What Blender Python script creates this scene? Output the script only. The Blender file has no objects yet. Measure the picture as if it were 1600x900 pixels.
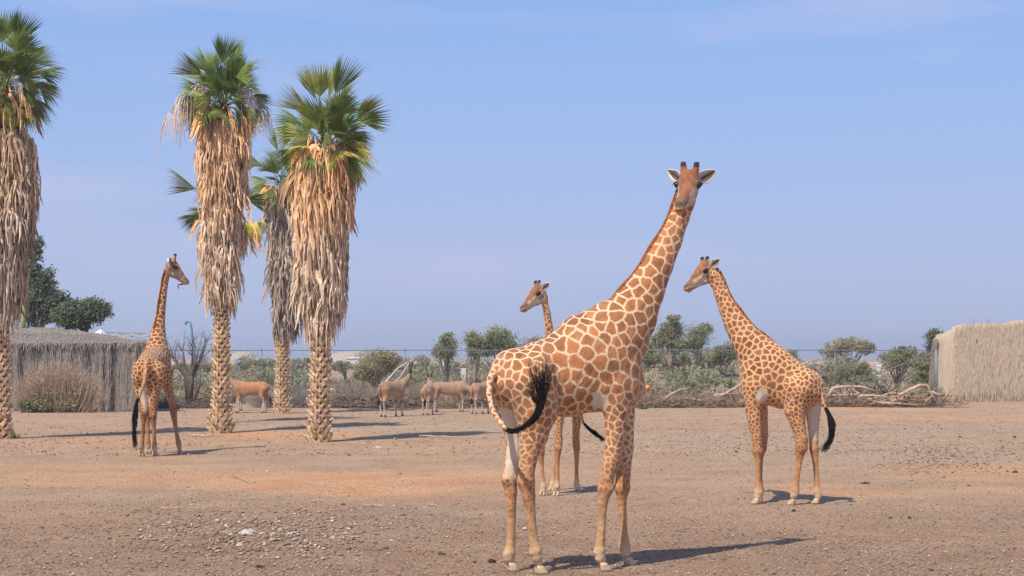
import bpy, math, random
import numpy as np
from mathutils import Vector, Matrix, Quaternion
random.seed(7)
rng = np.random.default_rng(7)
R = math.radians
sc = bpy.context.scene
C = sc.collection

# ------------------------------------------------------------------ camera
F, HZ, CX, CH = 2537.0, 560.0, 800.0, 2.5     # focal length in photo pixels, horizon row, centre column, eye height (m)
cam = bpy.data.cameras.new('camera')
cam.sensor_width = 36.0
cam.lens = 36.0 * F / 1600
cam.shift_y = (HZ - 450) / 1600
cam.clip_start = 0.1
cam.clip_end = 9000
cam_o = bpy.data.objects.new('camera', cam)
cam_o.location = (0, 0, CH)
cam_o.rotation_euler = (R(90), 0, 0)
C.objects.link(cam_o)
sc.camera = cam_o
sc.render.resolution_x, sc.render.resolution_y = 1024, 576

# ------------------------------------------------------------------ light
SUN_EL = 56.0
sdir = Vector((0.55 * math.cos(R(SUN_EL)), 0.835 * math.cos(R(SUN_EL)), -math.sin(R(SUN_EL)))).normalized()
w = bpy.data.worlds.new('World'); sc.world = w; w.use_nodes = True
nt = w.node_tree; nt.nodes.clear()
N = nt.nodes.new; L = nt.links.new
out = N('ShaderNodeOutputWorld'); bg = N('ShaderNodeBackground')
sky = N('ShaderNodeTexSky'); sky.sky_type = 'NISHITA'; sky.sun_disc = False
sky.sun_elevation = R(SUN_EL); sky.sun_rotation = R(213.4)
sky.air_density = 1.0; sky.dust_density = 1.0; sky.ozone_density = 1.5
bg.inputs['Strength'].default_value = 0.1
tc = N('ShaderNodeTexCoord'); sep = N('ShaderNodeSeparateXYZ'); L(tc.outputs['Generated'], sep.inputs[0])
# periwinkle desert haze that thins out with height
mr = N('ShaderNodeMapRange'); mr.interpolation_type = 'SMOOTHSTEP'
mr.inputs['From Min'].default_value = -0.02; mr.inputs['From Max'].default_value = 0.42
mr.inputs['To Min'].default_value = 0.93; mr.inputs['To Max'].default_value = 0.5
L(sep.outputs['Z'], mr.inputs['Value'])
mx = N('ShaderNodeMix'); mx.data_type = 'RGBA'
L(mr.outputs[0], mx.inputs['Factor']); L(sky.outputs[0], mx.inputs['A'])
hz = N('ShaderNodeMix'); hz.data_type = 'RGBA'
mr2 = N('ShaderNodeMapRange'); mr2.inputs['From Min'].default_value = 0.02; mr2.inputs['From Max'].default_value = 0.22
L(sep.outputs['Z'], mr2.inputs['Value']); L(mr2.outputs[0], hz.inputs['Factor'])
hz.inputs['A'].default_value = (4.35, 5.0, 7.3, 1); hz.inputs['B'].default_value = (2.75, 4.65, 9.2, 1)
L(hz.outputs['Result'], mx.inputs['B'])
# very faint thin cloud veils
mp = N('ShaderNodeMapping'); mp.inputs['Scale'].default_value = (2.2, 2.2, 13.0)
no = N('ShaderNodeTexNoise'); no.inputs['Scale'].default_value = 1.7; no.inputs['Detail'].default_value = 5; no.inputs['Roughness'].default_value = 0.5
L(tc.outputs['Generated'], mp.inputs[0]); L(mp.outputs[0], no.inputs[0])
mr3 = N('ShaderNodeMapRange'); mr3.inputs['From Min'].default_value = 0.5; mr3.inputs['From Max'].default_value = 0.75
mr3.inputs['To Max'].default_value = 0.6
L(no.outputs[0], mr3.inputs['Value'])
cl = N('ShaderNodeMix'); cl.data_type = 'RGBA'
L(mr3.outputs[0], cl.inputs['Factor']); L(mx.outputs['Result'], cl.inputs['A']); cl.inputs['B'].default_value = (5.3, 5.5, 7.7, 1)
L(cl.outputs['Result'], bg.inputs[0]); L(bg.outputs[0], out.inputs[0])

sun = bpy.data.lights.new('sun', 'SUN'); sun.energy = 4.8; sun.angle = R(0.5); sun.color = (1.0, 0.90, 0.78)
sun_o = bpy.data.objects.new('sun', sun); sun_o.rotation_euler = sdir.to_track_quat('-Z', 'Y').to_euler(); C.objects.link(sun_o)
sun_o.location = (-20, -20, 40)
sc.view_settings.view_transform = 'Standard'; sc.view_settings.look = 'None'
sc.view_settings.exposure = 0.12; sc.view_settings.gamma = 1.0
sc.view_settings.use_curve_mapping = False

# ------------------------------------------------------------------ helpers
def P(px, py, Y):
    return Vector(((px - CX) / F * Y, Y, CH + (HZ - py) / F * Y))
def PX(px, Y):
    return (px - CX) / F * Y
def PZ(py, Y):
    return CH + (HZ - py) / F * Y
def GY(py):
    return F * CH / (py - HZ)
def ss(a, b, x):
    """smooth step; falls instead of rising when a > b"""
    t = np.clip((x - a) / (b - a), 0, 1)
    return t * t * (3 - 2 * t)
def smooth_noise(x, y, f, seed=0):
    r = np.random.default_rng(100 + seed)
    v = 0
    for i in range(6):
        a = r.uniform(0, 6.28); k = f * (1.0 + 0.37 * i); ph = r.uniform(0, 6.28)
        v = v + np.sin((x * math.cos(a) + y * math.sin(a)) * k + ph) / (1 + 0.4 * i)
    return v / 3.2
def gh(x, y):
    """terrain height"""
    x = np.asarray(x, float); y = np.asarray(y, float)
    h = 0.02 * smooth_noise(x, y, 0.5, 1)
    h = h + 0.07 * smooth_noise(x, y, 0.21, 2) * ss(45, 60, y)
    px = CX + x / np.maximum(y, 20) * F
    b = 0.35 + 0.7 * ss(640, 760, px) * (1 - ss(930, 1000, px)) + 1.75 * ss(930, 1030, px) * (1 - ss(1180, 1290, px))
    b = b + 0.25 * smooth_noise(x, y, 0.13, 3)
    h = h + ss(90, 118, y) * b * (1 - 0.75 * ss(135, 200, y))
    h = h + 0.5 * ss(150, 400, y)
    def g(cx, cy, sx, sy, hh):
        return hh * np.exp(-((x - cx) / sx) ** 2 - ((y - cy) / sy) ** 2)
    h = h + g(PX(548, 620), 620, 11, 30, 3.2) + g(PX(570, 640), 640, 8, 30, 1.5) + g(PX(377, 700), 700, 7, 25, 5.4) + g(PX(520, 600), 610, 10, 25, 1.3)
    h = h + 4.0 * ss(900, 2400, y) * (0.5 + 0.5 * smooth_noise(x, y, 0.004, 5))
    return h

def tag(o, label=None, cat=None, group=None, kind=None):
    if label: o['label'] = label
    if cat: o['category'] = cat
    if group: o['group'] = group
    if kind: o['kind'] = kind
    return o
def empty(name, loc, label=None, cat=None, group=None, rz=0):
    o = bpy.data.objects.new(name, None); C.objects.link(o)
    o.location = loc; o.rotation_euler = (0, 0, rz); o.empty_display_size = 0.2
    return tag(o, label, cat, group)
def link(name, me, parent=None, loc=None, mat=None):
    """link a mesh object; me holds WORLD coordinates unless loc is None and parent given with local coords"""
    o = bpy.data.objects.new(name, me); C.objects.link(o)
    if mat and not me.materials: me.materials.append(mat)
    if parent is not None: o.parent = parent
    if loc is not None: o.location = loc
    return o
def mesh(name, V, Fc, smooth=True):
    me = bpy.data.meshes.new(name)
    V = np.asarray(V, np.float32).reshape(-1, 3)
    if isinstance(Fc, np.ndarray):
        n, k = Fc.shape
        me.vertices.add(len(V)); me.vertices.foreach_set('co', V.ravel())
        me.loops.add(n * k); me.loops.foreach_set('vertex_index', Fc.astype(np.int32).ravel())
        me.polygons.add(n); me.polygons.foreach_set('loop_start', np.arange(0, n * k, k, dtype=np.int32))
        me.update(calc_edges=True)
    else:
        me.from_pydata(V.tolist(), [], Fc); me.update()
    if smooth:
        me.polygons.foreach_set('use_smooth', np.ones(len(me.polygons), bool))
    return me
def wmesh(name, V, Fc, parent, mat, smooth=True):
    """world-space vertices, object parented to an unrotated parent at parent.location"""
    V = np.asarray(V, np.float32).reshape(-1, 3)
    if parent is not None:
        V = V - np.array(parent.location, np.float32)
        return link(name, mesh(name, V, Fc, smooth), parent, None, mat)
    c = V.mean(0); c[2] = V[:, 2].min()
    return link(name, mesh(name, V - c, Fc, smooth), None, tuple(float(t) for t in c), mat)

class MB:
    """collects geometry"""
    def __init__(s): s.v = []; s.f = []; s.n = 0
    def add(s, V, Fc):
        b = s.n
        s.v.extend([tuple(p) for p in V]); s.n += len(V)
        s.f.extend([tuple(i + b for i in f) for f in Fc])
    def tube(s, pts, rad, sides=6, caps=True, flat=1.0):
        pts = [Vector(p) for p in pts]; n = len(pts)
        if not hasattr(rad, '__len__'): rad = [rad] * n
        ref = None; V = []
        for i, p in enumerate(pts):
            t = (pts[min(i + 1, n - 1)] - pts[max(i - 1, 0)])
            t = t.normalized() if t.length > 1e-9 else Vector((0, 0, 1))
            if ref is None:
                ref = t.orthogonal().normalized()
            ref = (ref - t * ref.dot(t))
            ref = ref.normalized() if ref.length > 1e-6 else t.orthogonal().normalized()
            bi = t.cross(ref)
            for k in range(sides):
                a = 2 * math.pi * k / sides
                V.append(p + (ref * math.cos(a) + bi * math.sin(a) * flat) * rad[i])
        Fc = []
        for i in range(n - 1):
            for k in range(sides):
                k2 = (k + 1) % sides
                Fc.append((i * sides + k, i * sides + k2, (i + 1) * sides + k2, (i + 1) * sides + k))
        if caps:
            Fc.append(tuple(range(sides - 1, -1, -1))); Fc.append(tuple((n - 1) * sides + k for k in range(sides)))
        s.add(V, Fc)
    def box(s, c, h, M=None):
        V = []
        for z in (-1, 1):
            for x, y in ((-1, -1), (1, -1), (1, 1), (-1, 1)):
                p = Vector((x * h[0], y * h[1], z * h[2]))
                if M: p = M @ p
                V.append(Vector(c) + p)
        s.add(V, [(3, 2, 1, 0), (4, 5, 6, 7), (0, 1, 5, 4), (1, 2, 6, 5), (2, 3, 7, 6), (3, 0, 4, 7)])
    def out(s, name, mat, parent=None, smooth=True):
        return wmesh(name, s.v, s.f, parent, mat, smooth)
    def data(s, name, mat=None, smooth=True):
        me = mesh(name, s.v, s.f, smooth)
        if mat: me.materials.append(mat)
        return me

# ------------------------------------------------------------------ materials
def newmat(name, rough=0.85, spec=0.25):
    m = bpy.data.materials.new(name); m.use_nodes = True
    b = m.node_tree.nodes['Principled BSDF']
    b.inputs['Roughness'].default_value = rough
    b.inputs['Specular IOR Level'].default_value = spec
    return m, m.node_tree, b
def mixrgb(t, fac, a, b, bt='MIX'):
    n = t.nodes.new('ShaderNodeMix'); n.data_type = 'RGBA'; n.blend_type = bt
    for key, val in (('Factor', fac), ('A', a), ('B', b)):
        i = n.inputs[key]
        if hasattr(val, 'is_output') or isinstance(val, bpy.types.NodeSocket): t.links.new(val, i)
        elif key == 'Factor': i.default_value = val
        else: i.default_value = (*val[:3], 1)
    return n.outputs['Result']
def noise(t, scale, detail=3, rough=0.55, coord='Object', stretch=None, out='Fac', dist=0.0):
    c = t.nodes.new('ShaderNodeTexCoord'); n = t.nodes.new('ShaderNodeTexNoise')
    n.inputs['Scale'].default_value = scale; n.inputs['Detail'].default_value = detail
    n.inputs['Roughness'].default_value = rough; n.inputs['Distortion'].default_value = dist
    src = c.outputs[coord]
    if stretch:
        m = t.nodes.new('ShaderNodeMapping'); m.inputs['Scale'].default_value = stretch
        t.links.new(src, m.inputs[0]); src = m.outputs[0]
    t.links.new(src, n.inputs['Vector'])
    return n.outputs[out]
def rampf(t, src, lo, hi, a=0.0, b=1.0):
    n = t.nodes.new('ShaderNodeMapRange'); n.interpolation_type = 'SMOOTHSTEP'
    for k, v in (('From Min', lo), ('From Max', hi), ('To Min', a), ('To Max', b)): n.inputs[k].default_value = v
    t.links.new(src, n.inputs['Value']); return n.outputs[0]
def bump(t, bsdf, src, strength=0.4, dist=0.02):
    n = t.nodes.new('ShaderNodeBump'); n.inputs['Strength'].default_value = strength; n.inputs['Distance'].default_value = dist
    t.links.new(src, n.inputs['Height']); t.links.new(n.outputs[0], bsdf.inputs['Normal'])
def attr(t, name, out='Color'):
    n = t.nodes.new('ShaderNodeAttribute'); n.attribute_name = name; return n.outputs[out]
def objcol(t):
    return t.nodes.new('ShaderNodeObjectInfo').outputs['Color']

def mat_two(name, a, b, scale=4.0, rough=0.85, spec=0.2, stretch=None, bs=0.4, bd=0.02, lo=0.35, hi=0.65, tint=False, coord='Object'):
    m, t, p = newmat(name, rough, spec)
    n = noise(t, scale, 4, 0.6, stretch=stretch, coord=coord)
    c = mixrgb(t, rampf(t, n, lo, hi), a, b)
    if tint: c = mixrgb(t, 1.0, c, objcol(t), 'MULTIPLY')
    t.links.new(c, p.inputs['Base Color'])
    if bs: bump(t, p, n, bs, bd)
    return m

def mat_leaf(name, a, b, scale, transl=0.25, tint=False):
    m, t, p = newmat(name, 0.6, 0.25)
    n = noise(t, scale, 2, 0.6)
    c = mixrgb(t, rampf(t, n, 0.3, 0.7), a, b)
    if tint: c = mixrgb(t, 1.0, c, objcol(t), 'MULTIPLY')
    t.links.new(c, p.inputs['Base Color'])
    tr = t.nodes.new('ShaderNodeBsdfTranslucent'); t.links.new(c, tr.inputs[0])
    mx = t.nodes.new('ShaderNodeMixShader'); mx.inputs[0].default_value = transl
    o = t.nodes['Material Output']
    t.links.new(p.outputs[0], mx.inputs[1]); t.links.new(tr.outputs[0], mx.inputs[2]); t.links.new(mx.outputs[0], o.inputs[0])
    return m

def mat_coat():
    m, t, p = newmat('patterned_coat', 0.75, 0.18)
    e = attr(t, 'edge', 'Fac'); n = noise(t, 55, 2, 0.6)
    ad = t.nodes.new('ShaderNodeMath'); ad.operation = 'MULTIPLY_ADD'
    t.links.new(n, ad.inputs[0]); ad.inputs[1].default_value = 0.012
    t.links.new(e, ad.inputs[2])
    f = rampf(t, ad.outputs[0], 0.001, 0.016)
    n2 = noise(t, 9, 3, 0.6)
    pc = mixrgb(t, rampf(t, n2, 0.3, 0.8, 0, 0.14), attr(t, 'patch'), (0.66, 0.40, 0.20))
    c = mixrgb(t, f, attr(t, 'base'), pc)
    c = mixrgb(t, rampf(t, e, .012, .07, 0, .28), c, mixrgb(t, 1.0, c, (.72, .62, .52), 'MULTIPLY'))
    c = mixrgb(t, rampf(t, noise(t, 4.5, 4, .65), .35, .75, 0, .12), c, (.62, .46, .32), 'MIX')
    n3 = noise(t, 160, 2, 0.7)
    c = mixrgb(t, rampf(t, n3, 0.3, 0.8, 0.0, 0.25), c, (0.35, 0.22, 0.13), 'MULTIPLY')
    t.links.new(c, p.inputs['Base Color'])
    p.inputs['Sheen Weight'].default_value = 0.15; p.inputs['Sheen Roughness'].default_value = 0.5
    b1 = t.nodes.new('ShaderNodeBump'); b1.inputs['Strength'].default_value = .8; b1.inputs['Distance'].default_value = .06
    t.links.new(noise(t, 5.5, 3, .5, stretch=(1.6, 1.6, .8)), b1.inputs['Height'])
    b2 = t.nodes.new('ShaderNodeBump'); b2.inputs['Strength'].default_value = .45; b2.inputs['Distance'].default_value = .01
    t.links.new(noise(t, 90, 3, .7), b2.inputs['Height']); t.links.new(b1.outputs[0], b2.inputs['Normal']); t.links.new(b2.outputs[0], p.inputs['Normal'])
    return m
M_coat = mat_coat()
M_hair_black = mat_two('black_tail_hair', (0.008, 0.007, 0.007), (0.022, 0.018, 0.016), 20, 0.8, 0.1, bs=0.2)
M_mane = mat_two('rust_mane_hair', (0.30, 0.10, 0.032), (0.48, 0.19, 0.07), 25, 0.8, 0.15, bs=0.2)
M_eye, _t, _p = newmat('dark_eye', 0.12, 0.6); _p.inputs['Base Color'].default_value = (0.008, 0.006, 0.005, 1)
M_hoof = mat_two('pale_hoof', (0.44, 0.30, 0.18), (0.62, 0.47, 0.31), 18, 0.6, 0.3, bs=0.3)
M_hoof_dark = mat_two('dark_hoof', (0.03, 0.025, 0.02), (0.06, 0.05, 0.04), 18, 0.6, 0.3, bs=0)
M_ear = mat_two('ear_fur', (0.62, 0.52, 0.42), (0.80, 0.72, 0.62), 20, 0.8, 0.15, bs=0.2)
M_ear_dark = mat_two('inner_ear', (0.08, 0.055, 0.045), (0.20, 0.14, 0.11), 30, 0.8, 0.15, bs=0.2)
M_horn = mat_two('dark_horn', (0.03, 0.025, 0.02), (0.09, 0.07, 0.055), 20, 0.5, 0.4, bs=0.3)

# ------------------------------------------------------------------ implicit body builder
class Body:
    def __init__(s, vox): s.seg = []; s.vox = vox; s.cut = []
    def chain(s, pts, region, k=0.015, k0=0.08, n=None, squash=1.0):
        """pts: list of (Vector, radius)"""
        for i in range(len(pts) - 1):
            s.seg.append((np.array(pts[i][0], float), np.array(pts[i + 1][0], float), pts[i][1], pts[i + 1][1],
                          region, k0 if i == 0 else k, None if n is None else np.array(n, float), squash, i, len(pts) - 1))
    def ball(s, p, r, region, k=0.04, n=None, squash=1.0):
        s.chain([(p, r), (Vector(p) + Vector((0, 0, 1e-3)), r)], region, k, k, n, squash)
    @staticmethod
    def dist(Pn, seg):
        a, b, ra, rb, _, _, n, q, _, _ = seg
        ba = b - a; d = Pn - a
        t = np.clip((d @ ba) / (ba @ ba), 0, 1)
        v = d - t[..., None] * ba
        if n is not None and q != 1.0:
            c = v @ n
            v = v + (c * (1 / q - 1))[..., None] * n
        l = np.sqrt((v * v).sum(-1)) - (ra + (rb - ra) * t)
        return l, t
    def build(s):
        vx = s.vox
        pts = np.array([x for g in s.seg for x in (g[0], g[1])]); rm = max(max(g[2], g[3]) for g in s.seg)
        lo = np.min([np.minimum(g[0], g[1]) - max(g[2], g[3]) for g in s.seg], 0) - 4 * vx
        hi = np.max([np.maximum(g[0], g[1]) + max(g[2], g[3]) for g in s.seg], 0) + 4 * vx
        dim = np.ceil((hi - lo) / vx).astype(int) + 1
        G = np.full(dim, 0.5, np.float32)
        for g in s.seg:
            m = max(g[2], g[3]) + max(g[5], 3 * vx) + vx
            i0 = np.maximum(((np.minimum(g[0], g[1]) - m - lo) / vx).astype(int), 0)
            i1 = np.minimum(((np.maximum(g[0], g[1]) + m - lo) / vx).astype(int) + 2, dim)
            ax = [lo[j] + np.arange(i0[j], i1[j]) * vx for j in range(3)]
            Pn = np.stack(np.meshgrid(*ax, indexing='ij'), -1)
            d, _ = s.dist(Pn, g); d = d.astype(np.float32)
            sl = tuple(slice(i0[j], i1[j]) for j in range(3))
            o = G[sl]; k = g[5]
            h = np.maximum(k - np.abs(o - d), 0) / k
            G[sl] = np.minimum(o, d) - h * h * k * 0.25
        for c, r, k in s.cut:
            c = np.array(c, float); m = r + k + 2 * vx
            i0 = np.maximum(((c - m - lo) / vx).astype(int), 0); i1 = np.minimum(((c + m - lo) / vx).astype(int) + 2, dim)
            ax = [lo[j] + np.arange(i0[j], i1[j]) * vx for j in range(3)]
            Pn = np.stack(np.meshgrid(*ax, indexing='ij'), -1)
            d = -(np.linalg.norm(Pn - c, axis=-1) - r).astype(np.float32)
            sl = tuple(slice(i0[j], i1[j]) for j in range(3)); o = G[sl]
            h = np.maximum(k - np.abs(o - d), 0) / k
            G[sl] = np.maximum(o, d) + h * h * k * 0.25
        # surface nets
        ins = G < 0
        c8 = [(i, j, k) for i in (0, 1) for j in (0, 1) for k in (0, 1)]
        def sh(A, o): return A[o[0]:A.shape[0] - 1 + o[0], o[1]:A.shape[1] - 1 + o[1], o[2]:A.shape[2] - 1 + o[2]]
        cnt = sum(sh(ins, o).astype(np.int8) for o in c8)
        act = (cnt > 0) & (cnt < 8)
        idx = np.full(act.shape, -1, np.int64); ci = np.argwhere(act); idx[act] = np.arange(len(ci))
        val = np.stack([G[ci[:, 0] + o[0], ci[:, 1] + o[1], ci[:, 2] + o[2]] for o in c8], 1)
        acc = np.zeros((len(ci), 3)); num = np.zeros(len(ci))
        for a in range(8):
            for b in range(a + 1, 8):
                oa, ob = np.array(c8[a]), np.array(c8[b])
                if abs(oa - ob).sum() != 1: continue
                va, vb = val[:, a], val[:, b]
                m = (va < 0) != (vb < 0)
                t = np.where(m, va / np.where(m, va - vb, 1), 0)
                acc += np.where(m[:, None], oa + t[:, None] * (ob - oa), 0); num += m
        V = lo + (ci + acc / num[:, None]) * vx
        quads = []
        for ax_ in range(3):
            o1 = [0, 0, 0]; o1[ax_] = 1
            A = ins[tuple(slice(0, -1) if j == ax_ else slice(None) for j in range(3))]
            B = ins[tuple(slice(1, None) if j == ax_ else slice(None) for j in range(3))]
            e = np.argwhere(A != B)
            u, v = [(1, 2), (2, 0), (0, 1)][ax_]
            e = e[(e[:, u] > 0) & (e[:, v] > 0)]
            flip = A[e[:, 0], e[:, 1], e[:, 2]]
            def cell(du, dv):
                q = e.copy(); q[:, u] += du; q[:, v] += dv
                return idx[q[:, 0], q[:, 1], q[:, 2]]
            q = np.stack([cell(-1, -1), cell(0, -1), cell(0, 0), cell(-1, 0)], 1)
            q = np.where(flip[:, None], q, q[:, ::-1])
            quads.append(q)
        Q = np.concatenate(quads); Q = Q[(Q >= 0).all(1)]
        # light smoothing
        E = np.concatenate([Q[:, [0, 1]], Q[:, [1, 2]], Q[:, [2, 3]], Q[:, [3, 0]]])
        for lam in (0.5, -0.35, 0.5, -0.35, 0.4):
            S = np.zeros_like(V); Cn = np.zeros(len(V))
            for j in range(3):
                S[:, j] = np.bincount(E[:, 0], V[E[:, 1], j], len(V)) + np.bincount(E[:, 1], V[E[:, 0], j], len(V))
            Cn = np.bincount(E[:, 0], minlength=len(V)) + np.bincount(E[:, 1], minlength=len(V))
            V = V + lam * (S / np.maximum(Cn, 1)[:, None] - V)
        # normals
        fn = np.cross(V[Q[:, 2]] - V[Q[:, 0]], V[Q[:, 3]] - V[Q[:, 1]])
        Nn = np.zeros_like(V)
        for c in range(4):
            for j in range(3): Nn[:, j] += np.bincount(Q[:, c], fn[:, j], len(V))
        Nn /= np.maximum(np.linalg.norm(Nn, axis=1), 1e-9)[:, None]
        best = np.full(len(V), 9.0); reg = np.zeros(len(V), object); reg[:] = ''
        for g in s.seg:
            d, t = s.dist(V, g); d = np.abs(d) if False else d
            m = d < best; best[m] = d[m]; reg[m] = g[4]
        return V, Q, Nn, reg

def add_attrs(me, base, patch, edge):
    n = len(base)
    for nm, arr in (('base', base), ('patch', patch)):
        a = me.attributes.new(nm, 'FLOAT_COLOR', 'POINT')
        a.data.foreach_set('color', np.concatenate([arr, np.ones((n, 1))], 1).astype(np.float32).ravel())
    a = me.attributes.new('edge', 'FLOAT', 'POINT'); a.data.foreach_set('value', edge.astype(np.float32))

def voronoi(V, rad, seed, linew, stretch=None):
    """irregular patches: returns signed distance past the pale line and a random value per patch"""
    r = np.random.default_rng(seed)
    W = V + 0.007 * np.stack([np.sin(V[:, 1] * 31 + V[:, 2] * 23), np.sin(V[:, 2] * 29 + V[:, 0] * 19), np.sin(V[:, 0] * 33 + V[:, 1] * 21)], 1)
    W = W + 0.0025 * np.stack([np.sin(V[:, 2] * 90), np.sin(V[:, 0] * 83), np.sin(V[:, 1] * 97 + V[:, 0] * 71)], 1)
    cand = r.permutation(len(V))[:14000]
    S = np.zeros((0, 3)); SR = np.zeros(0)
    buf = np.zeros((6000, 3)); br = np.zeros(6000); n = 0
    for c in cand:
        p = W[c]; rr = rad[c]
        if n and (np.sum((buf[:n] - p) ** 2, 1) < (0.5 * (rr + br[:n])) ** 2).any(): continue
        buf[n] = p; br[n] = rr * r.uniform(0.68, 1.25); n += 1
        if n >= 6000: break
    S = buf[:n]; SR = br[:n]; rv = r.random(n)
    e = np.zeros(len(V)); q = np.zeros(len(V))
    for i in range(0, len(V), 4000):
        p = W[i:i + 4000]
        D = (p * p).sum(1)[:, None] + (S * S).sum(1)[None] - 2 * p @ S.T
        k = np.argpartition(D, 4, axis=1)[:, :5]
        d = np.take_along_axis(D, k, 1); o = np.argsort(d, 1); k = np.take_along_axis(k, o, 1); d = np.take_along_axis(d, o, 1)
        a = S[k[:, 0]]; ed = np.full(len(p), 9.0)
        for j in (1, 2, 3, 4):
            b = S[k[:, j]]; gap = np.linalg.norm(b - a, axis=1)
            dd = (d[:, j] - d[:, 0]) / (2 * np.maximum(gap, 1e-6))
            # round the corners a little
            ed = np.where(dd < ed, dd, ed)
        d2 = np.sqrt(np.maximum(d[:, 0], 0))
        e[i:i + 4000] = ed; q[i:i + 4000] = rv[k[:, 0]]
    return e - linew * rad - 0.003, q

# head model in head space (x forward, y sideways, z up), metres
def head_frame(f, roll=0.0):
    f = Vector(f).normalized(); s = Vector((0, 0, 1)).cross(f).normalized()   # s = left
    u = f.cross(s).normalized()
    if roll:
        q = Quaternion(f, roll); s = q @ s; u = q @ u
    M = Matrix((f, s, u)).transposed()
    return M
def add_head(B, o, M, sc_, horn=0.2, jaw=0.0):
    T = lambda x, y, z: Vector(o) + M @ (Vector((x, y, z)) * sc_)
    s = M.col[1]
    B.chain([(T(-0.02, 0, -0.01), .122 * sc_), (T(.10, 0, -.005), .115 * sc_), (T(.24, 0, -.055), .094 * sc_), (T(.40, jaw, -.110), .068 * sc_), (T(.49, jaw, -.128), .060 * sc_)], 'head', .03, .05, n=s, squash=0.94)
    B.chain([(T(-.03, 0, -.13), .085 * sc_), (T(.12, 0, -.15), .074 * sc_), (T(.30, jaw * .6, -.165), .040 * sc_), (T(.45, jaw * 1.2, -.185), .040 * sc_)], 'jaw', .03, .05, n=s, squash=0.95)
    B.ball(T(.515, jaw, -.14), .050 * sc_, 'lip', .02)
    B.ball(T(.475, jaw * 1.2, -.19), .040 * sc_, 'lip', .015)
    B.chain([(T(.08, 0, .07), .06 * sc_), (T(.0, 0, .10), .075 * sc_)], 'head', .03, .05)   # forehead boss
    for y in (-1, 1):
        B.ball(T(.085, y * .100, .018), .046 * sc_, 'head', .03)          # brow
        B.chain([(T(-.01, y * .055, .07), .060 * sc_), (T(-.045, y * .068, .07 + horn * .6), .039 * sc_), (T(-.065, y * .078, .07 + horn), .034 * sc_)], 'horn', .015, .035)
        B.ball(T(.495, jaw + y * .028, -.095), .020 * sc_, 'head', .015)
        B.cut.append((T(.515, jaw + y * .034, -.088), .012 * sc_, .008))
    B.cut.append((T(.545, jaw * 1.1, -.178), .013 * sc_, .01))
def head_parts(g, o, M, sc_, horn, ear_rot=0.0, ears=(1, 1)):
    T = lambda x, y, z: Vector(o) + M @ (Vector((x, y, z)) * sc_)
    for y in (-1, 1):
        # eye
        b = MB(); c = T(.096, y * .130, .022); r = .038 * sc_
        V = []; Fc = []
        for i in range(7):
            th = math.pi * i / 6
            for j in range(10):
                ph = 2 * math.pi * j / 10
                V.append(c + M @ Vector((math.sin(th) * math.cos(ph) * 1.25, math.sin(th) * math.sin(ph) * .8, math.cos(th))) * r)
        for i in range(6):
            for j in range(10): Fc.append((i * 10 + j, i * 10 + (j + 1) % 10, (i + 1) * 10 + (j + 1) % 10, (i + 1) * 10 + j))
        b.add(V, Fc); b.out('eye', M_eye, g)
        # lashes
        b = MB()
        for j in range(7):
            a = -0.8 + j * 0.27
            p0 = c + M @ Vector((math.sin(a) * .036, y * .020, .018)) * sc_
            b.tube([p0, p0 + M @ Vector((math.sin(a) * .02 + .004, y * .022, -.012)) * sc_], [.007 * sc_, .002], 4)
        b.out('eyelashes', M_hair_black, g)
        # ear: cupped leaf with thickness
        for shell in (0, 1):
            V = []; Fc = []; nu, nv = 9, 5
            for i in range(nu):
                u = i / (nu - 1); wd = math.sin(math.pi * min(1, (u * .90 + .07)) ** 0.85) * .055 + .004
                for j in range(nv):
                    v = j / (nv - 1) * 2 - 1
                    cup = (v * v - .5) * wd * .9
                    wv = wd * (1.0 if not shell else 0.16) + (.006 if shell else 0.0)
                    px = -.06 - .10 * u + (cup if not shell else cup * .4 + .006 - .3 * wd * .2) * 1.0
                    wv *= 1.25
                    aa = .45; su = .20 * u * (1 if not shell else .8) + (.03 if shell else 0)
                    V.append(T(px + ear_rot * u * .1, y * (.10 + su * math.cos(aa) - v * wv * math.sin(aa)), .035 + su * math.sin(aa) + v * wv * math.cos(aa)))
            for i in range(nu - 1):
                for j in range(nv - 1): Fc.append((i * nv + j, (i + 1) * nv + j, (i + 1) * nv + j + 1, i * nv + j + 1))
            if not shell:
                o_ = wmesh('ear', V, Fc, g, M_ear)
                md = o_.modifiers.new('thick', 'SOLIDIFY'); md.thickness = .008
                ear_o = o_
            else:
                V = [Vector(p) - Vector(g.location) for p in V]
                o_ = link('inner_ear', mesh('inner_ear', V, Fc), ear_o, None, M_ear_dark)
                md = o_.modifiers.new('thick', 'SOLIDIFY'); md.thickness = .003
        # horn tuft
        b = MB(); top = T(-.066, y * .079, .07 + horn + .012)
        for j in range(26):
            a = random.uniform(0, 6.28); rr = random.uniform(0, .026) * sc_
            q = top + M @ Vector((math.cos(a) * rr, math.sin(a) * rr, -.018 * sc_))
            b.tube([q, q + M @ Vector((math.cos(a) * .008, math.sin(a) * .008, .03)) * sc_], [.012 * sc_, .004 * sc_], 4)
        b.out('horn_tuft', M_hair_black, g)

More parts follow.
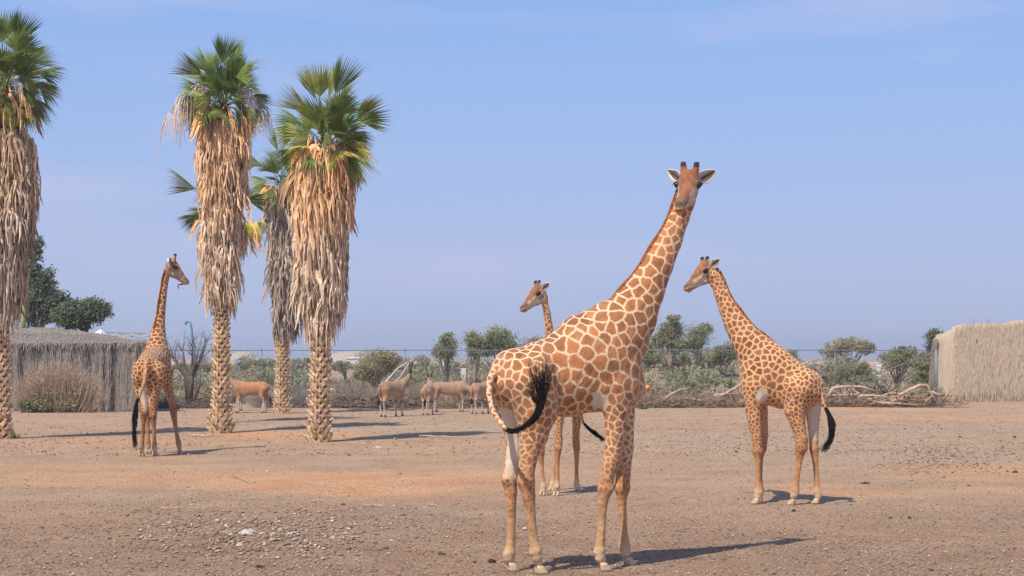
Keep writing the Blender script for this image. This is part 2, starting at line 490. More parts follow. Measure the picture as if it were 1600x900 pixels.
def hoof(g, x, y, z, h, sc_, mat):
    """cloven hoof: two toes, pointing along h"""
    b = MB(); h = Vector((h[0], h[1], 0)).normalized(); s = Vector((-h.y, h.x, 0))
    for t in (-1, 1):
        rings = []
        for zz, fwd, hw, hl in ((0.0, .030, .037, .074), (.03, .022, .035, .066), (.07, .004, .032, .050), (.10, -.006, .026, .038)):
            ring = []
            for k in range(8):
                a = 2 * math.pi * k / 8
                cx = fwd + math.cos(a) * hl * (1.15 if math.cos(a) > 0 else .85)
                cy = t * .036 + math.sin(a) * hw * (0.95 if math.cos(a) < .5 else .7)
                ring.append(Vector((x, y, z)) + (h * cx + s * cy + Vector((0, 0, zz))) * sc_)
            rings.append(ring)
        V = [p for r_ in rings for p in r_]; Fc = []
        for i in range(3):
            for k in range(8): Fc.append((i * 8 + k, i * 8 + (k + 1) % 8, (i + 1) * 8 + (k + 1) % 8, (i + 1) * 8 + k))
        Fc.append(tuple(range(7, -1, -1))); Fc.append(tuple(24 + k for k in range(8)))
        b.add(V, Fc)
    b.out('hoof', mat, g)

def giraffe(spec):
    Y0, X0 = spec['Y'], PX(spec['px'], spec['Y']); th = R(spec['heading'])
    h = Vector((math.cos(th), math.sin(th), 0)); n = Vector((-math.sin(th), math.cos(th), 0))
    def J(t):
        px, py, lat = t[:3]
        if spec.get('direct'): Y = Y0 + lat
        else: Y = (Y0 - X0 * math.tan(th) + lat / math.cos(th)) / (1 - (px - CX) / F * math.tan(th))
        p = P(px, py, Y)
        return p, (t[3] if len(t) > 3 else 0) * Y / F
    g = empty('giraffe', (X0, Y0, float(gh(X0, Y0))), spec['label'], 'giraffe', 'giraffes in the enclosure')
    B = Body(spec['vox'])
    B.chain([J(t) for t in spec['torso']], 'torso', .06, .06, n, spec.get('k', .62))
    B.chain([J(t) for t in spec['neck']], 'neck', .03, .12, n, spec.get('kn', .72))
    for t in spec.get('extra', []): B.chain([J(q) for q in t[1]], t[0], .05, .09, n, t[2])
    feet = []
    for nm, leg in spec['legs']:
        pts = [J(t) for t in leg]
        L_n = len(pts)
        pts = [(q_, r_ * (1.0, .95, .88, .90, 1.04, 1.10, .88, .85, 1.03, .98, 1)[min(i_ + (11 - L_n), 10)]) for i_, (q_, r_) in enumerate(pts)]
        p, r = pts[-1]; zg = float(gh(p.x, p.y))
        p = Vector((p.x, p.y, zg + .135 * spec['hs'])); pts[-1] = (p, .044 * spec['hs'])
        B.chain(pts, nm, .02, .09, n, .9)
        ki = len(pts) - 6; kp, kr = pts[ki]; fp, fr = pts[-3]
        if 'front' in nm: B.ball(kp + h * .018 * spec['hs'], kr * .86, nm, .02)
        else: B.ball(pts[ki - 1][0] - h * .035 * spec['hs'] + Vector((0, 0, .02)), kr * .72, nm, .025)
        B.ball(fp - h * .028 * spec['hs'] + Vector((0, 0, -.02)), fr * .72, nm, .02)
        # pastern knob at back
        feet.append((p.x, p.y, zg))
    Jt = [J(t) for t in spec['tail']]
    B.chain(Jt, 'tail', .012, .04)
    ho = J(spec['head'])[0]; Mh = head_frame(spec['hf'], spec.get('roll', 0)); hs = spec['hs']
    nk = J(spec['neck'][-1])
    B.chain([nk, (ho + Mh @ Vector((-.05, 0, -.04)) * hs, .085 * hs)], 'neck', .05, .05)
    add_head(B, ho, Mh, hs, spec['horn'], spec.get('jaw', 0))
    V, Q, Nn, reg = B.build()
    is_ = lambda *a: np.isin(reg.astype(str), a)
    ctr = np.array((X0, Y0, 0)); fw = (V - ctr) @ np.array(h)
    legs = np.array([str(r).startswith('leg') for r in reg])
    zrel = V[:, 2] - 0.0
    S = spec['pat']
    kz = spec['kneez']
    # patch size per vertex
    rad = np.full(len(V), S['torso'])
    if not spec.get('direct'):
        rr_ = ss(-.20, -.55, fw) * is_('torso'); rad = rad * (1 - rr_) + S['thigh'] * 1.05 * rr_
    top = ss(.15, .75, Nn[:, 2]) * is_('torso', 'rump')
    rad = rad * (1 - .42 * top)
    rad = rad * (1 - .45 * ss(-.3, -.9, Nn[:, 2]) * is_('torso', 'shoulder'))
    neckm = is_('neck')
    hd = np.linalg.norm(V - np.array(ho), axis=1)
    rad = np.where(neckm, S['neck'] * (0.5 + .5 * ss(.15, 1.3, hd)), rad)
    lz = ss(kz, kz * 2.1, zrel)
    rad = np.where(legs, S['leg'] * (1 - lz) + S['thigh'] * lz, rad)
    rad = np.where(is_('rump'), S['thigh'], rad)
    rad = np.where(is_('tail'), .05, rad)
    e, q = voronoi(V, rad, spec['seed'], S['line'])
    Cb = np.array(S['base']); Cp = np.array(S['patch'])
    zs = ss(0.4, 2.6, zrel)[:, None]
    base = np.tile(Cb, (len(V), 1)) * (0.98 + .04 * zs)
    patch = np.tile(Cp, (len(V), 1)) * (0.78 + .45 * q[:, None]) * (1 + .16 * smooth_noise(V[:, 0] * 1.0, V[:, 2] + V[:, 1] * .5, 3.1, 66))[:, None]
    patch = patch * (1 + S['backdark'] * -1 * ss(.25, .85, Nn[:, 2])[:, None] * is_('torso', 'rump')[:, None])
    # fine lighter core / darker rim of each patch
    # shin colour
    shin = np.array(S['shin']); f = (legs * (1 - ss(kz * .80, kz * 1.55, zrel)))[:, None]
    mott = (.86 + .2 * smooth_noise(V[:, 0] + V[:, 2] * .8, V[:, 1] + V[:, 2] * 1.3, 42, 77))[:, None]
    base = base * (1 - f) + shin * mott * f
    pale = np.array((.70, .55, .38)); f = (legs * (1 - ss(.12, .36, zrel)))[:, None] * .7
    base = base * (1 - f) + pale * f
    e = np.where(legs, e - (1 - ss(kz * .42, kz * 1.02, zrel)) * .022, e)
    # belly
    bel = (ss(.45, .95, -Nn[:, 2]) * is_('torso', 'shoulder'))
    base = base * (1 - .4 * bel[:, None]) + np.array((.72, .58, .42)) * .4 * bel[:, None]
    e = e - bel * .006
    # pale inner thighs
    side = {}
    for nm, leg in spec['legs']:
        m = reg.astype(str) == nm
        lat = spec['lat'][nm]
        inn = ss(.30, .75, (Nn @ np.array(n)) * -lat + .25 * (-(Nn @ np.array(h))) - .1) * (1.0 if 'hind' in nm else .12)
        inn = np.clip(inn, 0, 1) * ss(kz * .92, kz * 1.3, zrel) * m * .85
        e = e - inn * .08
        base = base * (1 - inn[:, None]) + np.array((.78, .68, .54)) * inn[:, None]
    if spec.get('armpit'):
        ap, _r = J(spec['armpit']); da = np.linalg.norm((V - np.array(ap)) * np.array((1, .6, .8)), axis=1)
        am = ss(.13, .06, da); e = e - am * .06; base = base * (1 - .85 * am[:, None]) + np.array((.80, .70, .57)) * .85 * am[:, None]
    # head colouring
    Mi = np.array(Mh).T
    hl = (V - np.array(ho)) @ np.array(Mh) / hs
    hn = Nn @ np.array(Mh)
    hm = is_('head', 'jaw', 'lip', 'horn') | (neckm & (hd < .13 * hs))
    brown = np.array(S['face']); cream = np.array(spec.get('cream', (.78, .63, .48))); grey = np.array((.42, .34, .27))
    tb = ss(-.25, .35, hn[:, 2]) * ss(-.16, -.06, hl[:, 2] + .22 * hl[:, 0])
    col = cream * (1 - tb[:, None]) + brown * tb[:, None]
    sd_ = (ss(.048, .072, np.abs(hl[:, 1])) * ss(.08, .13, hl[:, 0]) * (1 - ss(.34, .42, hl[:, 0])) * ss(.02, -.02, hl[:, 2] + .24 * hl[:, 0] - spec.get('cheek', .035)))[:, None] * .9
    jw_ = (np.exp(-((hl[:, 0] - .02) / .05) ** 2 - ((hl[:, 2] + .10) / .06) ** 2) * ss(.05, .07, np.abs(hl[:, 1])))[:, None] * .8; col = col * (1 - jw_) + brown * .75 * jw_; col = col * (1 - sd_) + cream * 1.12 * sd_
    mt_ = (.85 + .22 * smooth_noise(hl[:, 0] * 1.0 + hl[:, 2], hl[:, 1] + hl[:, 2], 60, 88))[:, None]; col = col * mt_
    gm = ss(.35, .9, -hn[:, 2])[:, None] * .5; col = col * (1 - gm) + grey * gm
    blot = (ss(.2, .7, np.sin(hl[:, 0] * 41 + 1) * np.sin(hl[:, 2] * 47 + hl[:, 0] * 23)) * ss(-.05, .1, -hl[:, 2]) * ss(.30, .12, hl[:, 0]))[:, None] * .5
    col = col * (1 - blot) + brown * .6 * blot
    lm = ss(.40, .50, hl[:, 0])[:, None]; col = col * (1 - lm) + np.array((.62, .33, .13)) * lm
    nb_ = (ss(.34, .42, hl[:, 0]) * ss(-.130, -.112, hl[:, 2]))[:, None] * .8; col = col * (1 - nb_) + np.array((.16, .11, .085)) * nb_
    dk = ss(.030, .012, np.abs(hl[:, 2] + .085 - .0 * hl[:, 0]))[:, None] * lm * (hn[:, 0] > .2)[:, None]
    col = col * (1 - .7 * dk)
    mouth = (ss(.012, .004, np.abs(hl[:, 2] + .168 - .15 * (hl[:, 0] - .45))) * ss(.28, .36, hl[:, 0]))[:, None]
    col = col * (1 - .75 * mouth)
    for y in (-1, 1):
        de = np.sqrt(((hl[:, 0] - .080) / 1.5) ** 2 + (hl[:, 1] - y * .125) ** 2 + (hl[:, 2] - .012) ** 2)
        em = ss(.060, .036, de)[:, None]; col = col * (1 - em) + np.array((.05, .03, .02)) * em
    hb = (is_('horn') & (hl[:, 2] > .07 + spec['horn'] * .88))[:, None]; col = np.where(hb, np.array((.02, .015, .012)), col)
    base = np.where(hm[:, None], col, base); e = np.where(hm, -1, e)
    e = np.where(is_('tail'), e - .004, e)
    me = mesh('body', V - np.array(g.location), Q)
    add_attrs(me, np.clip(base, 0, 1), np.clip(patch, 0, 1), e)
    link('body', me, g, None, M_coat)
    head_parts(g, ho, Mh, hs, spec['horn'])
    for (x, y, z) in feet: hoof(g, x, y, z, h, hs, M_hoof)
    # mane
    b = MB(); nk_ = [J(t) for t in spec['neck']][spec.get('mane0', 1):] + [(ho + Mh @ Vector((-.05, 0, .0)) * hs, .11 * hs)]
    r_ = random.Random(spec['seed'])
    cum = [0]
    for i in range(len(nk_) - 1): cum.append(cum[-1] + (nk_[i + 1][0] - nk_[i][0]).length)
    cnt = int(cum[-1] / .0035)
    for j in range(cnt):
        d = cum[-1] * j / cnt; i = max(k for k in range(len(cum) - 1) if cum[k] <= d)
        t = (d - cum[i]) / (cum[i + 1] - cum[i]); p = nk_[i][0].lerp(nk_[i + 1][0], t); rr = nk_[i][1] * (1 - t) + nk_[i + 1][1] * t
        tg = (nk_[i + 1][0] - nk_[i][0]).normalized(); bd = (n.cross(tg)).normalized()
        if bd.dot(h) > 0: bd = -bd
        ln = spec['mane'] * (0.75 + .25 * math.sin(d * 9)) * r_.uniform(.92, 1.06) * min(1, .35 + d * 2, .5 + (cum[-1] - d) * 3)
        lt = n * r_.uniform(-.014, .014)
        q = p + bd * (rr - .02) + lt
        b.tube([q, q + bd * (ln * .6 + .02) + tg * ln * .1, q + bd * (ln + .02) + tg * ln * r_.uniform(.15, .35) + lt * .3], [.011, .009, .004], 4, False, 1)
    b.out('mane', M_mane, g)
    # tail tuft
    b = MB(); Tt = [J(t)[0] for t in spec['tuft']]
    ends = [[J(t)[0] for t in e_] for e_ in spec.get('tuft_ends', [])]
    for j in range(spec.get('ntuft', 90)):
        off = Vector((r_.uniform(-1, 1), r_.uniform(-1, 1), r_.uniform(-1, 1))) * spec['tuftr']
        path = list(Tt); drift = Vector((r_.uniform(-1, 1), r_.uniform(-.5, .5), r_.uniform(-.6, .6))) * spec.get('drift', .05)
        if ends:
            path = path + r_.choice(ends)
        cut = len(path) if r_.random() < .6 else r_.randint(max(2, len(Tt) - 1), len(path))
        path = path[:cut]; m = len(path)
        pts = []
        for i in range(m):
            u = i / (m - 1)
            sp = (.35 + .8 * math.sin(math.pi * min(1, .1 + u * .8))) * (1 + .35 * math.sin(u * 14))
            pts.append(path[i] + off * sp + drift * u ** 3 + Vector((r_.uniform(-1, 1), r_.uniform(-1, 1), r_.uniform(-1, 1))) * spec['tuftr'] * (.12 + spec.get('rag', .55) * u))
        # resample smooth (Catmull-Rom)
        sm = []
        for i in range(m - 1):
            p0, p1, p2, p3 = pts[max(i - 1, 0)], pts[i], pts[i + 1], pts[min(i + 2, m - 1)]
            for s_ in (0, .33, .66):
                sm.append(.5 * ((2 * p1) + (p2 - p0) * s_ + (2 * p0 - 5 * p1 + 4 * p2 - p3) * s_ ** 2 + (-p0 + 3 * p1 - 3 * p2 + p3) * s_ ** 3))
        sm.append(pts[-1])
        b.tube(sm, [spec['hairw'] * (1 - .85 * (i / (len(sm) - 1)) ** 2) for i in range(len(sm))], 4, False)
    b.out('tail_tuft', M_hair_black, g)
    return g, J, ho, Mh

# pattern palettes: (pale network, patch, face, shin)
PAT_BIG = dict(torso=.142, thigh=.092, neck=.122, leg=.048, line=.058, base=(.80, .565, .345), patch=(.42, .165, .06), face=(.33, .115, .042), shin=(.60, .34, .165), backdark=.45)
PAT_SMALL = dict(torso=.098, thigh=.07, neck=.092, leg=.042, line=.10, base=(.72, .42, .21), patch=(.27, .092, .030), face=(.33, .13, .05), shin=(.56, .28, .12), backdark=.25)
PAT_DARK = dict(torso=.115, thigh=.095, neck=.11, leg=.06, line=.09, base=(.68, .38, .17), patch=(.17, .055, .020), face=(.32, .14, .06), shin=(.46, .22, .09), backdark=.3)

g_main = giraffe(dict(label='tallest giraffe in the foreground with large tan patches, looking at the camera', Y=19.2, px=890, heading=20, vox=.0105,
    armpit=(937, 628, -.28), seed=11, pat=PAT_BIG, kneez=1.05, hs=1.05, horn=.15, mane=.038, mane0=2, k=.62, kn=.70,
    torso=[(806, 594, 0, 43), (845, 590, 0, 56), (885, 584, 0, 66), (918, 570, 0, 79)],
    neck=[(931, 556, 0, 71), (959, 526, 0, 58), (985, 495, 0, 43.5), (1007, 456, 0, 32), (1028, 414, 0, 24.5), (1046, 377, 0, 20), (1061, 340, 0, 16.5), (1069, 318, 0, 15.5)],
    extra=[('shoulder', [(962, 580, -.10, 38), (968, 606, -.13, 33)], .75), ('shoulder', [(968, 585, .10, 38), (975, 602, .12, 33)], .75),
           ('shoulder', [(978, 592, 0, 30), (984, 600, 0, 24)], .8),
           ('rump', [(846, 552, -.13, 17), (838, 570, -.16, 20)], .8), ('rump', [(800, 575, 0, 30), (790, 600, 0, 24)], 1.2)],
    legs=[('leg_front_near', [(954, 606, -.19, 27), (962, 640, -.20, 21), (961, 680, -.20, 17), (955, 718, -.20, 14), (948, 748, -.20, 11), (946, 763, -.20, 11.5), (942, 785, -.20, 8.5), (940, 828, -.20, 7), (937, 860, -.2, 8.5), (938, 872, -.2, 8), (941, 880, -.2, 6)]),
          ('leg_front_far', [(970, 610, .19, 26), (976, 650, .19, 18), (978, 700, .19, 13.5), (974, 740, .19, 11), (972, 762, .19, 11), (972, 785, .19, 7.8), (974, 825, .19, 6.8), (976, 852, .19, 8.5), (978, 864, .19, 8), (980, 875, .19, 6)]),
          ('leg_hind_near', [(828, 598, -.16, 44), (838, 640, -.2, 35), (834, 680, -.2, 24), (826, 712, -.2, 17), (822, 740, -.2, 14.5), (822, 752, -.2, 13.5), (826, 775, -.2, 9.5), (830, 810, -.2, 8), (834, 842, -.2, 8), (837, 860, -.2, 9), (839, 872, -.2, 8), (842, 880, -.2, 6)]),
          ('leg_hind_far', [(800, 605, .15, 38), (804, 650, .17, 27), (806, 690, .17, 18), (799, 728, .17, 12.5), (796, 748, .17, 12.5), (798, 770, .17, 9), (799, 815, .17, 7.5), (798, 850, .17, 8), (796, 864, .17, 9), (796, 872, .17, 8), (798, 880, .17, 6)])],
    lat=dict(leg_front_near=-1, leg_front_far=1, leg_hind_near=-1, leg_hind_far=1),
    tail=[(788, 573, -.02, 8), (774, 578, -.08, 7), (766, 592, -.15, 5.5), (764, 615, -.22, 4.5), (769, 640, -.3, 4), (779, 657, -.42, 3.6), (790, 670, -.55, 3.2)],
    tuft=[(789, 669, -.54), (800, 674, -.57), (817, 668, -.60), (835, 653, -.60), (845, 632, -.58)],
    tuft_ends=[[(850, 608, -.56), (853, 585, -.55), (857, 560, -.54)], [(841, 612, -.56), (834, 590, -.56), (829, 562, -.55)], [(846, 606, -.57), (843, 588, -.56), (842, 572, -.56)], [(852, 612, -.56), (858, 590, -.54), (861, 568, -.53)], [(836, 625, -.6), (830, 607, -.58), (828, 588, -.56)]],
    tuftr=.022, hairw=.0042, ntuft=260, rag=.3, drift=.06,
    cheek=.055, head=(1077, 288, .0, 0), hf=(-.26, -.88, -.36), roll=R(-3), jaw=-.03))

giraffe(dict(label='giraffe standing at right in profile facing left, small dense brown patches', Y=28.0, px=1215, heading=162, vox=.015,
    armpit=(1191, 618, .28), seed=21, pat=PAT_SMALL, kneez=1.0, hs=1.0, horn=.13, mane=.04, mane0=0, k=.62, kn=.72,
    torso=[(1254, 607, 0, 31), (1228, 599, 0, 40), (1205, 588, 0, 48)],
    neck=[(1186, 558, 0, 34), (1166, 531, 0, 24), (1149, 505, 0, 18), (1136, 480, 0, 13.5), (1128, 460, 0, 11.5), (1120, 441, 0, 10.5), (1114, 430, 0, 10.5)],
    extra=[('shoulder', [(1180, 585, .10, 22), (1178, 610, .12, 20)], .8), ('shoulder', [(1176, 585, -.10, 20), (1176, 605, -.12, 19)], .8),
           ('rump', [(1252, 583, .1, 10), (1258, 592, .12, 12)], .8), ('rump', [(1262, 598, 0, 20), (1266, 612, 0, 16)], 1.2)],
    legs=[('leg_front_near', [(1180, 605, .17, 19), (1177, 640, .17, 14), (1180, 670, .17, 10.5), (1183, 693, .17, 7.5), (1184, 705, .17, 7.5), (1184, 720, .17, 5.5), (1184, 750, .17, 5), (1185, 768, .17, 6.4), (1184, 776, .17, 6), (1183, 782, .17, 5)]),
          ('leg_front_far', [(1184, 605, -.17, 18), (1190, 645, -.17, 10.5), (1192, 680, -.17, 8), (1190, 700, -.17, 7.2), (1188, 715, -.17, 5.2), (1187, 748, -.17, 4.8), (1187, 765, -.17, 6), (1187, 774, -.17, 5.5), (1188, 779, -.17, 5)]),
          ('leg_hind_near', [(1246, 610, .15, 26), (1242, 640, .18, 19), (1248, 668, .18, 12), (1252, 688, .18, 9.5), (1252, 699, .18, 9), (1249, 716, .18, 6.2), (1245, 745, .18, 5.3), (1242, 765, .18, 6.3), (1241, 773, .18, 6), (1239, 780, .18, 5)]),
          ('leg_hind_far', [(1264, 612, -.14, 20), (1270, 640, -.16, 14), (1271, 670, -.16, 9), (1271, 690, -.16, 6.6), (1272, 702, -.16, 6.6), (1274, 722, -.16, 5), (1276, 750, -.16, 4.8), (1277, 768, -.16, 6), (1278, 775, -.16, 5.5), (1277, 780, -.16, 5)])],
    lat=dict(leg_front_near=1, leg_front_far=-1, leg_hind_near=1, leg_hind_far=-1),
    tail=[(1276, 590, 0, 6), (1282, 600, 0, 4.5), (1284, 616, .02, 3.6), (1286, 630, .02, 3), (1291, 640, .02, 2.4)],
    tuft=[(1290, 638, .02), (1296, 650, .02), (1300, 668, .02), (1298, 685, .02), (1287, 704, .02)], tuftr=.036, hairw=.006, ntuft=150, rag=.8,
    head=(1103, 422, 0, 0), hf=(-.80, -.42, -.40), roll=R(0)))

giraffe(dict(label='giraffe partly hidden behind the tallest one, small head above its back facing left', Y=30.0, px=880, heading=255, vox=.0165, direct=True,
    seed=31, pat=PAT_SMALL, kneez=.95, hs=.88, horn=.14, mane=.03, mane0=1, k=.7, kn=.78,
    torso=[(890, 606, .55, 29), (880, 600, .1, 33), (870, 592, -.35, 33)],
    neck=[(867, 575, -.45, 27), (864, 548, -.6, 15), (859, 520, -.68, 8.5), (855, 490, -.72, 6.5), (850, 468, -.75, 6)],
    extra=[('rump', [(892, 600, .6, 22), (894, 612, .6, 20)], 1.0)],
    legs=[('leg_front_near', [(876, 612, -.40, 17), (873, 645, -.42, 10.5), (872, 672, -.42, 7.5), (873, 690, -.42, 6.5), (872, 700, -.42, 6.2), (871, 720, -.42, 4.4), (871, 745, -.42, 4.1), (870, 760, -.42, 5.4), (870, 766, -.4, 5), (869, 770, -.42, 4)]),
          ('leg_front_far', [(858, 612, -.35, 17), (852, 645, -.35, 11), (847, 675, -.35, 8), (845, 695, -.3, 6.5), (845, 705, -.3, 6), (846, 725, -.3, 4.3), (848, 748, -.3, 4), (849, 760, -.3, 5), (849, 766, -.3, 5), (848, 770, -.3, 4)]),
          ('leg_hind_near', [(898, 615, .55, 19), (902, 645, .55, 11), (900, 675, .55, 7), (900, 690, .6, 6), (901, 700, .6, 5.6), (901, 720, .6, 4.2), (901, 745, .6, 4), (901, 757, .6, 5), (902, 763, .55, 4.8), (903, 767, .55, 4)]),
          ('leg_hind_far', [(880, 615, .6, 19), (874, 645, .6, 12), (872, 675, .65, 8), (872, 692, .7, 6), (871, 702, .7, 5.6), (868, 722, .7, 4.2), (865, 745, .7, 4), (864, 757, .7, 5), (863, 762, .7, 4.8), (862, 766, .7, 4)])],
    lat=dict(leg_front_near=1, leg_front_far=-1, leg_hind_near=1, leg_hind_far=-1),
    tail=[(898, 600, .8, 5), (904, 625, .9, 3.5), (907, 645, .95, 2.8), (912, 662, .95, 2)],
    tuft=[(911, 660, .95), (919, 669, .95), (928, 676, .95), (936, 682, .95), (943, 688, .95)], tuftr=.025, hairw=.008, ntuft=90,
    head=(842, 457, -.8, 0), hf=(-.78, -.42, -.45)))

g_l, J_l, ho_l, Mh_l = giraffe(dict(label='giraffe seen from behind at the left between the palms, tongue out', Y=42.0, px=238, heading=72, vox=.021, direct=True,
    seed=41, pat=PAT_DARK, kneez=1.15, hs=1.12, horn=.2, mane=.05, mane0=1, k=.72, kn=.8,
    torso=[(229, 579, -.55, 23), (236, 572, 0, 26), (246, 564, .5, 26)],
    neck=[(245, 548, .6, 22), (247, 524, .8, 14), (250, 498, .95, 9), (254, 462, 1.05, 7.2), (258, 436, 1.1, 6.6), (262, 422, 1.12, 6.2)],
    extra=[('rump', [(222, 578, -.65, 15), (221, 590, -.65, 15)], 1), ('rump', [(244, 580, -.5, 16), (246, 592, -.5, 15)], 1)],
    legs=[('leg_hind_left', [(220, 592, -.6, 14), (220, 615, -.62, 10.5), (224, 634, -.66, 7), (225, 645, -.7, 6.4), (224, 660, -.68, 4.6), (223, 682, -.62, 4), (221, 697, -.6, 4.8), (221, 703, -.58, 4.3), (221, 707, -.56, 3.6)]),
          ('leg_hind_right', [(243, 590, -.5, 15), (241, 615, -.52, 10.5), (239, 638, -.56, 6.8), (239, 650, -.6, 6.2), (240, 664, -.58, 4.5), (241, 684, -.54, 4), (241, 697, -.5, 4.7), (242, 703, -.5, 4.3), (242, 707, -.48, 3.6)]),
          ('leg_front_right', [(257, 580, .5, 16), (262, 605, .5, 9.5), (267, 622, .5, 6.5), (270, 636, .5, 5.8), (271, 645, .5, 5.2), (274, 665, .5, 4.2), (277, 683, .5, 4), (279, 692, .5, 4.6), (280, 698, .5, 4.2), (281, 702, .5, 3.6)]),
          ('leg_front_left', [(238, 585, .6, 14), (234, 610, .6, 9), (232, 630, .6, 6.5), (231, 640, .6, 5.5), (231, 655, .6, 4.2), (231, 680, .6, 3.8), (231, 690, .6, 4.4), (232, 696, .6, 4), (232, 700, .6, 3.5)])],
    lat=dict(leg_hind_left=1, leg_hind_right=-1, leg_front_right=-1, leg_front_left=1),
    tail=[(229, 566, -.98, 4.5), (227, 585, -1.1, 3.2), (224, 602, -1.15, 2.6), (217, 622, -1.15, 2.2)],
    tuft=[(218, 620, -1.15), (213, 632, -1.15), (211, 650, -1.15), (210, 670, -1.12), (211, 698, -1.08)], tuftr=.036, hairw=.010, ntuft=110,
    cream=(.46, .34, .24), head=(268, 416, 1.1, 0), hf=(.80, .22, -.50)))
b = MB(); tg = [ho_l + Mh_l @ Vector(q) * 1.12 for q in ((.46, 0, -.19), (.42, 0, -.25), (.36, 0, -.28), (.38, 0, -.34), (.43, 0, -.37))]
b.tube(tg, [.022, .02, .017, .014, .006], 6); M_tongue = mat_two('dark_tongue', (.03, .025, .04), (.06, .045, .06), 20, .4, .4, bs=0)
b.out('tongue', M_tongue, g_l)

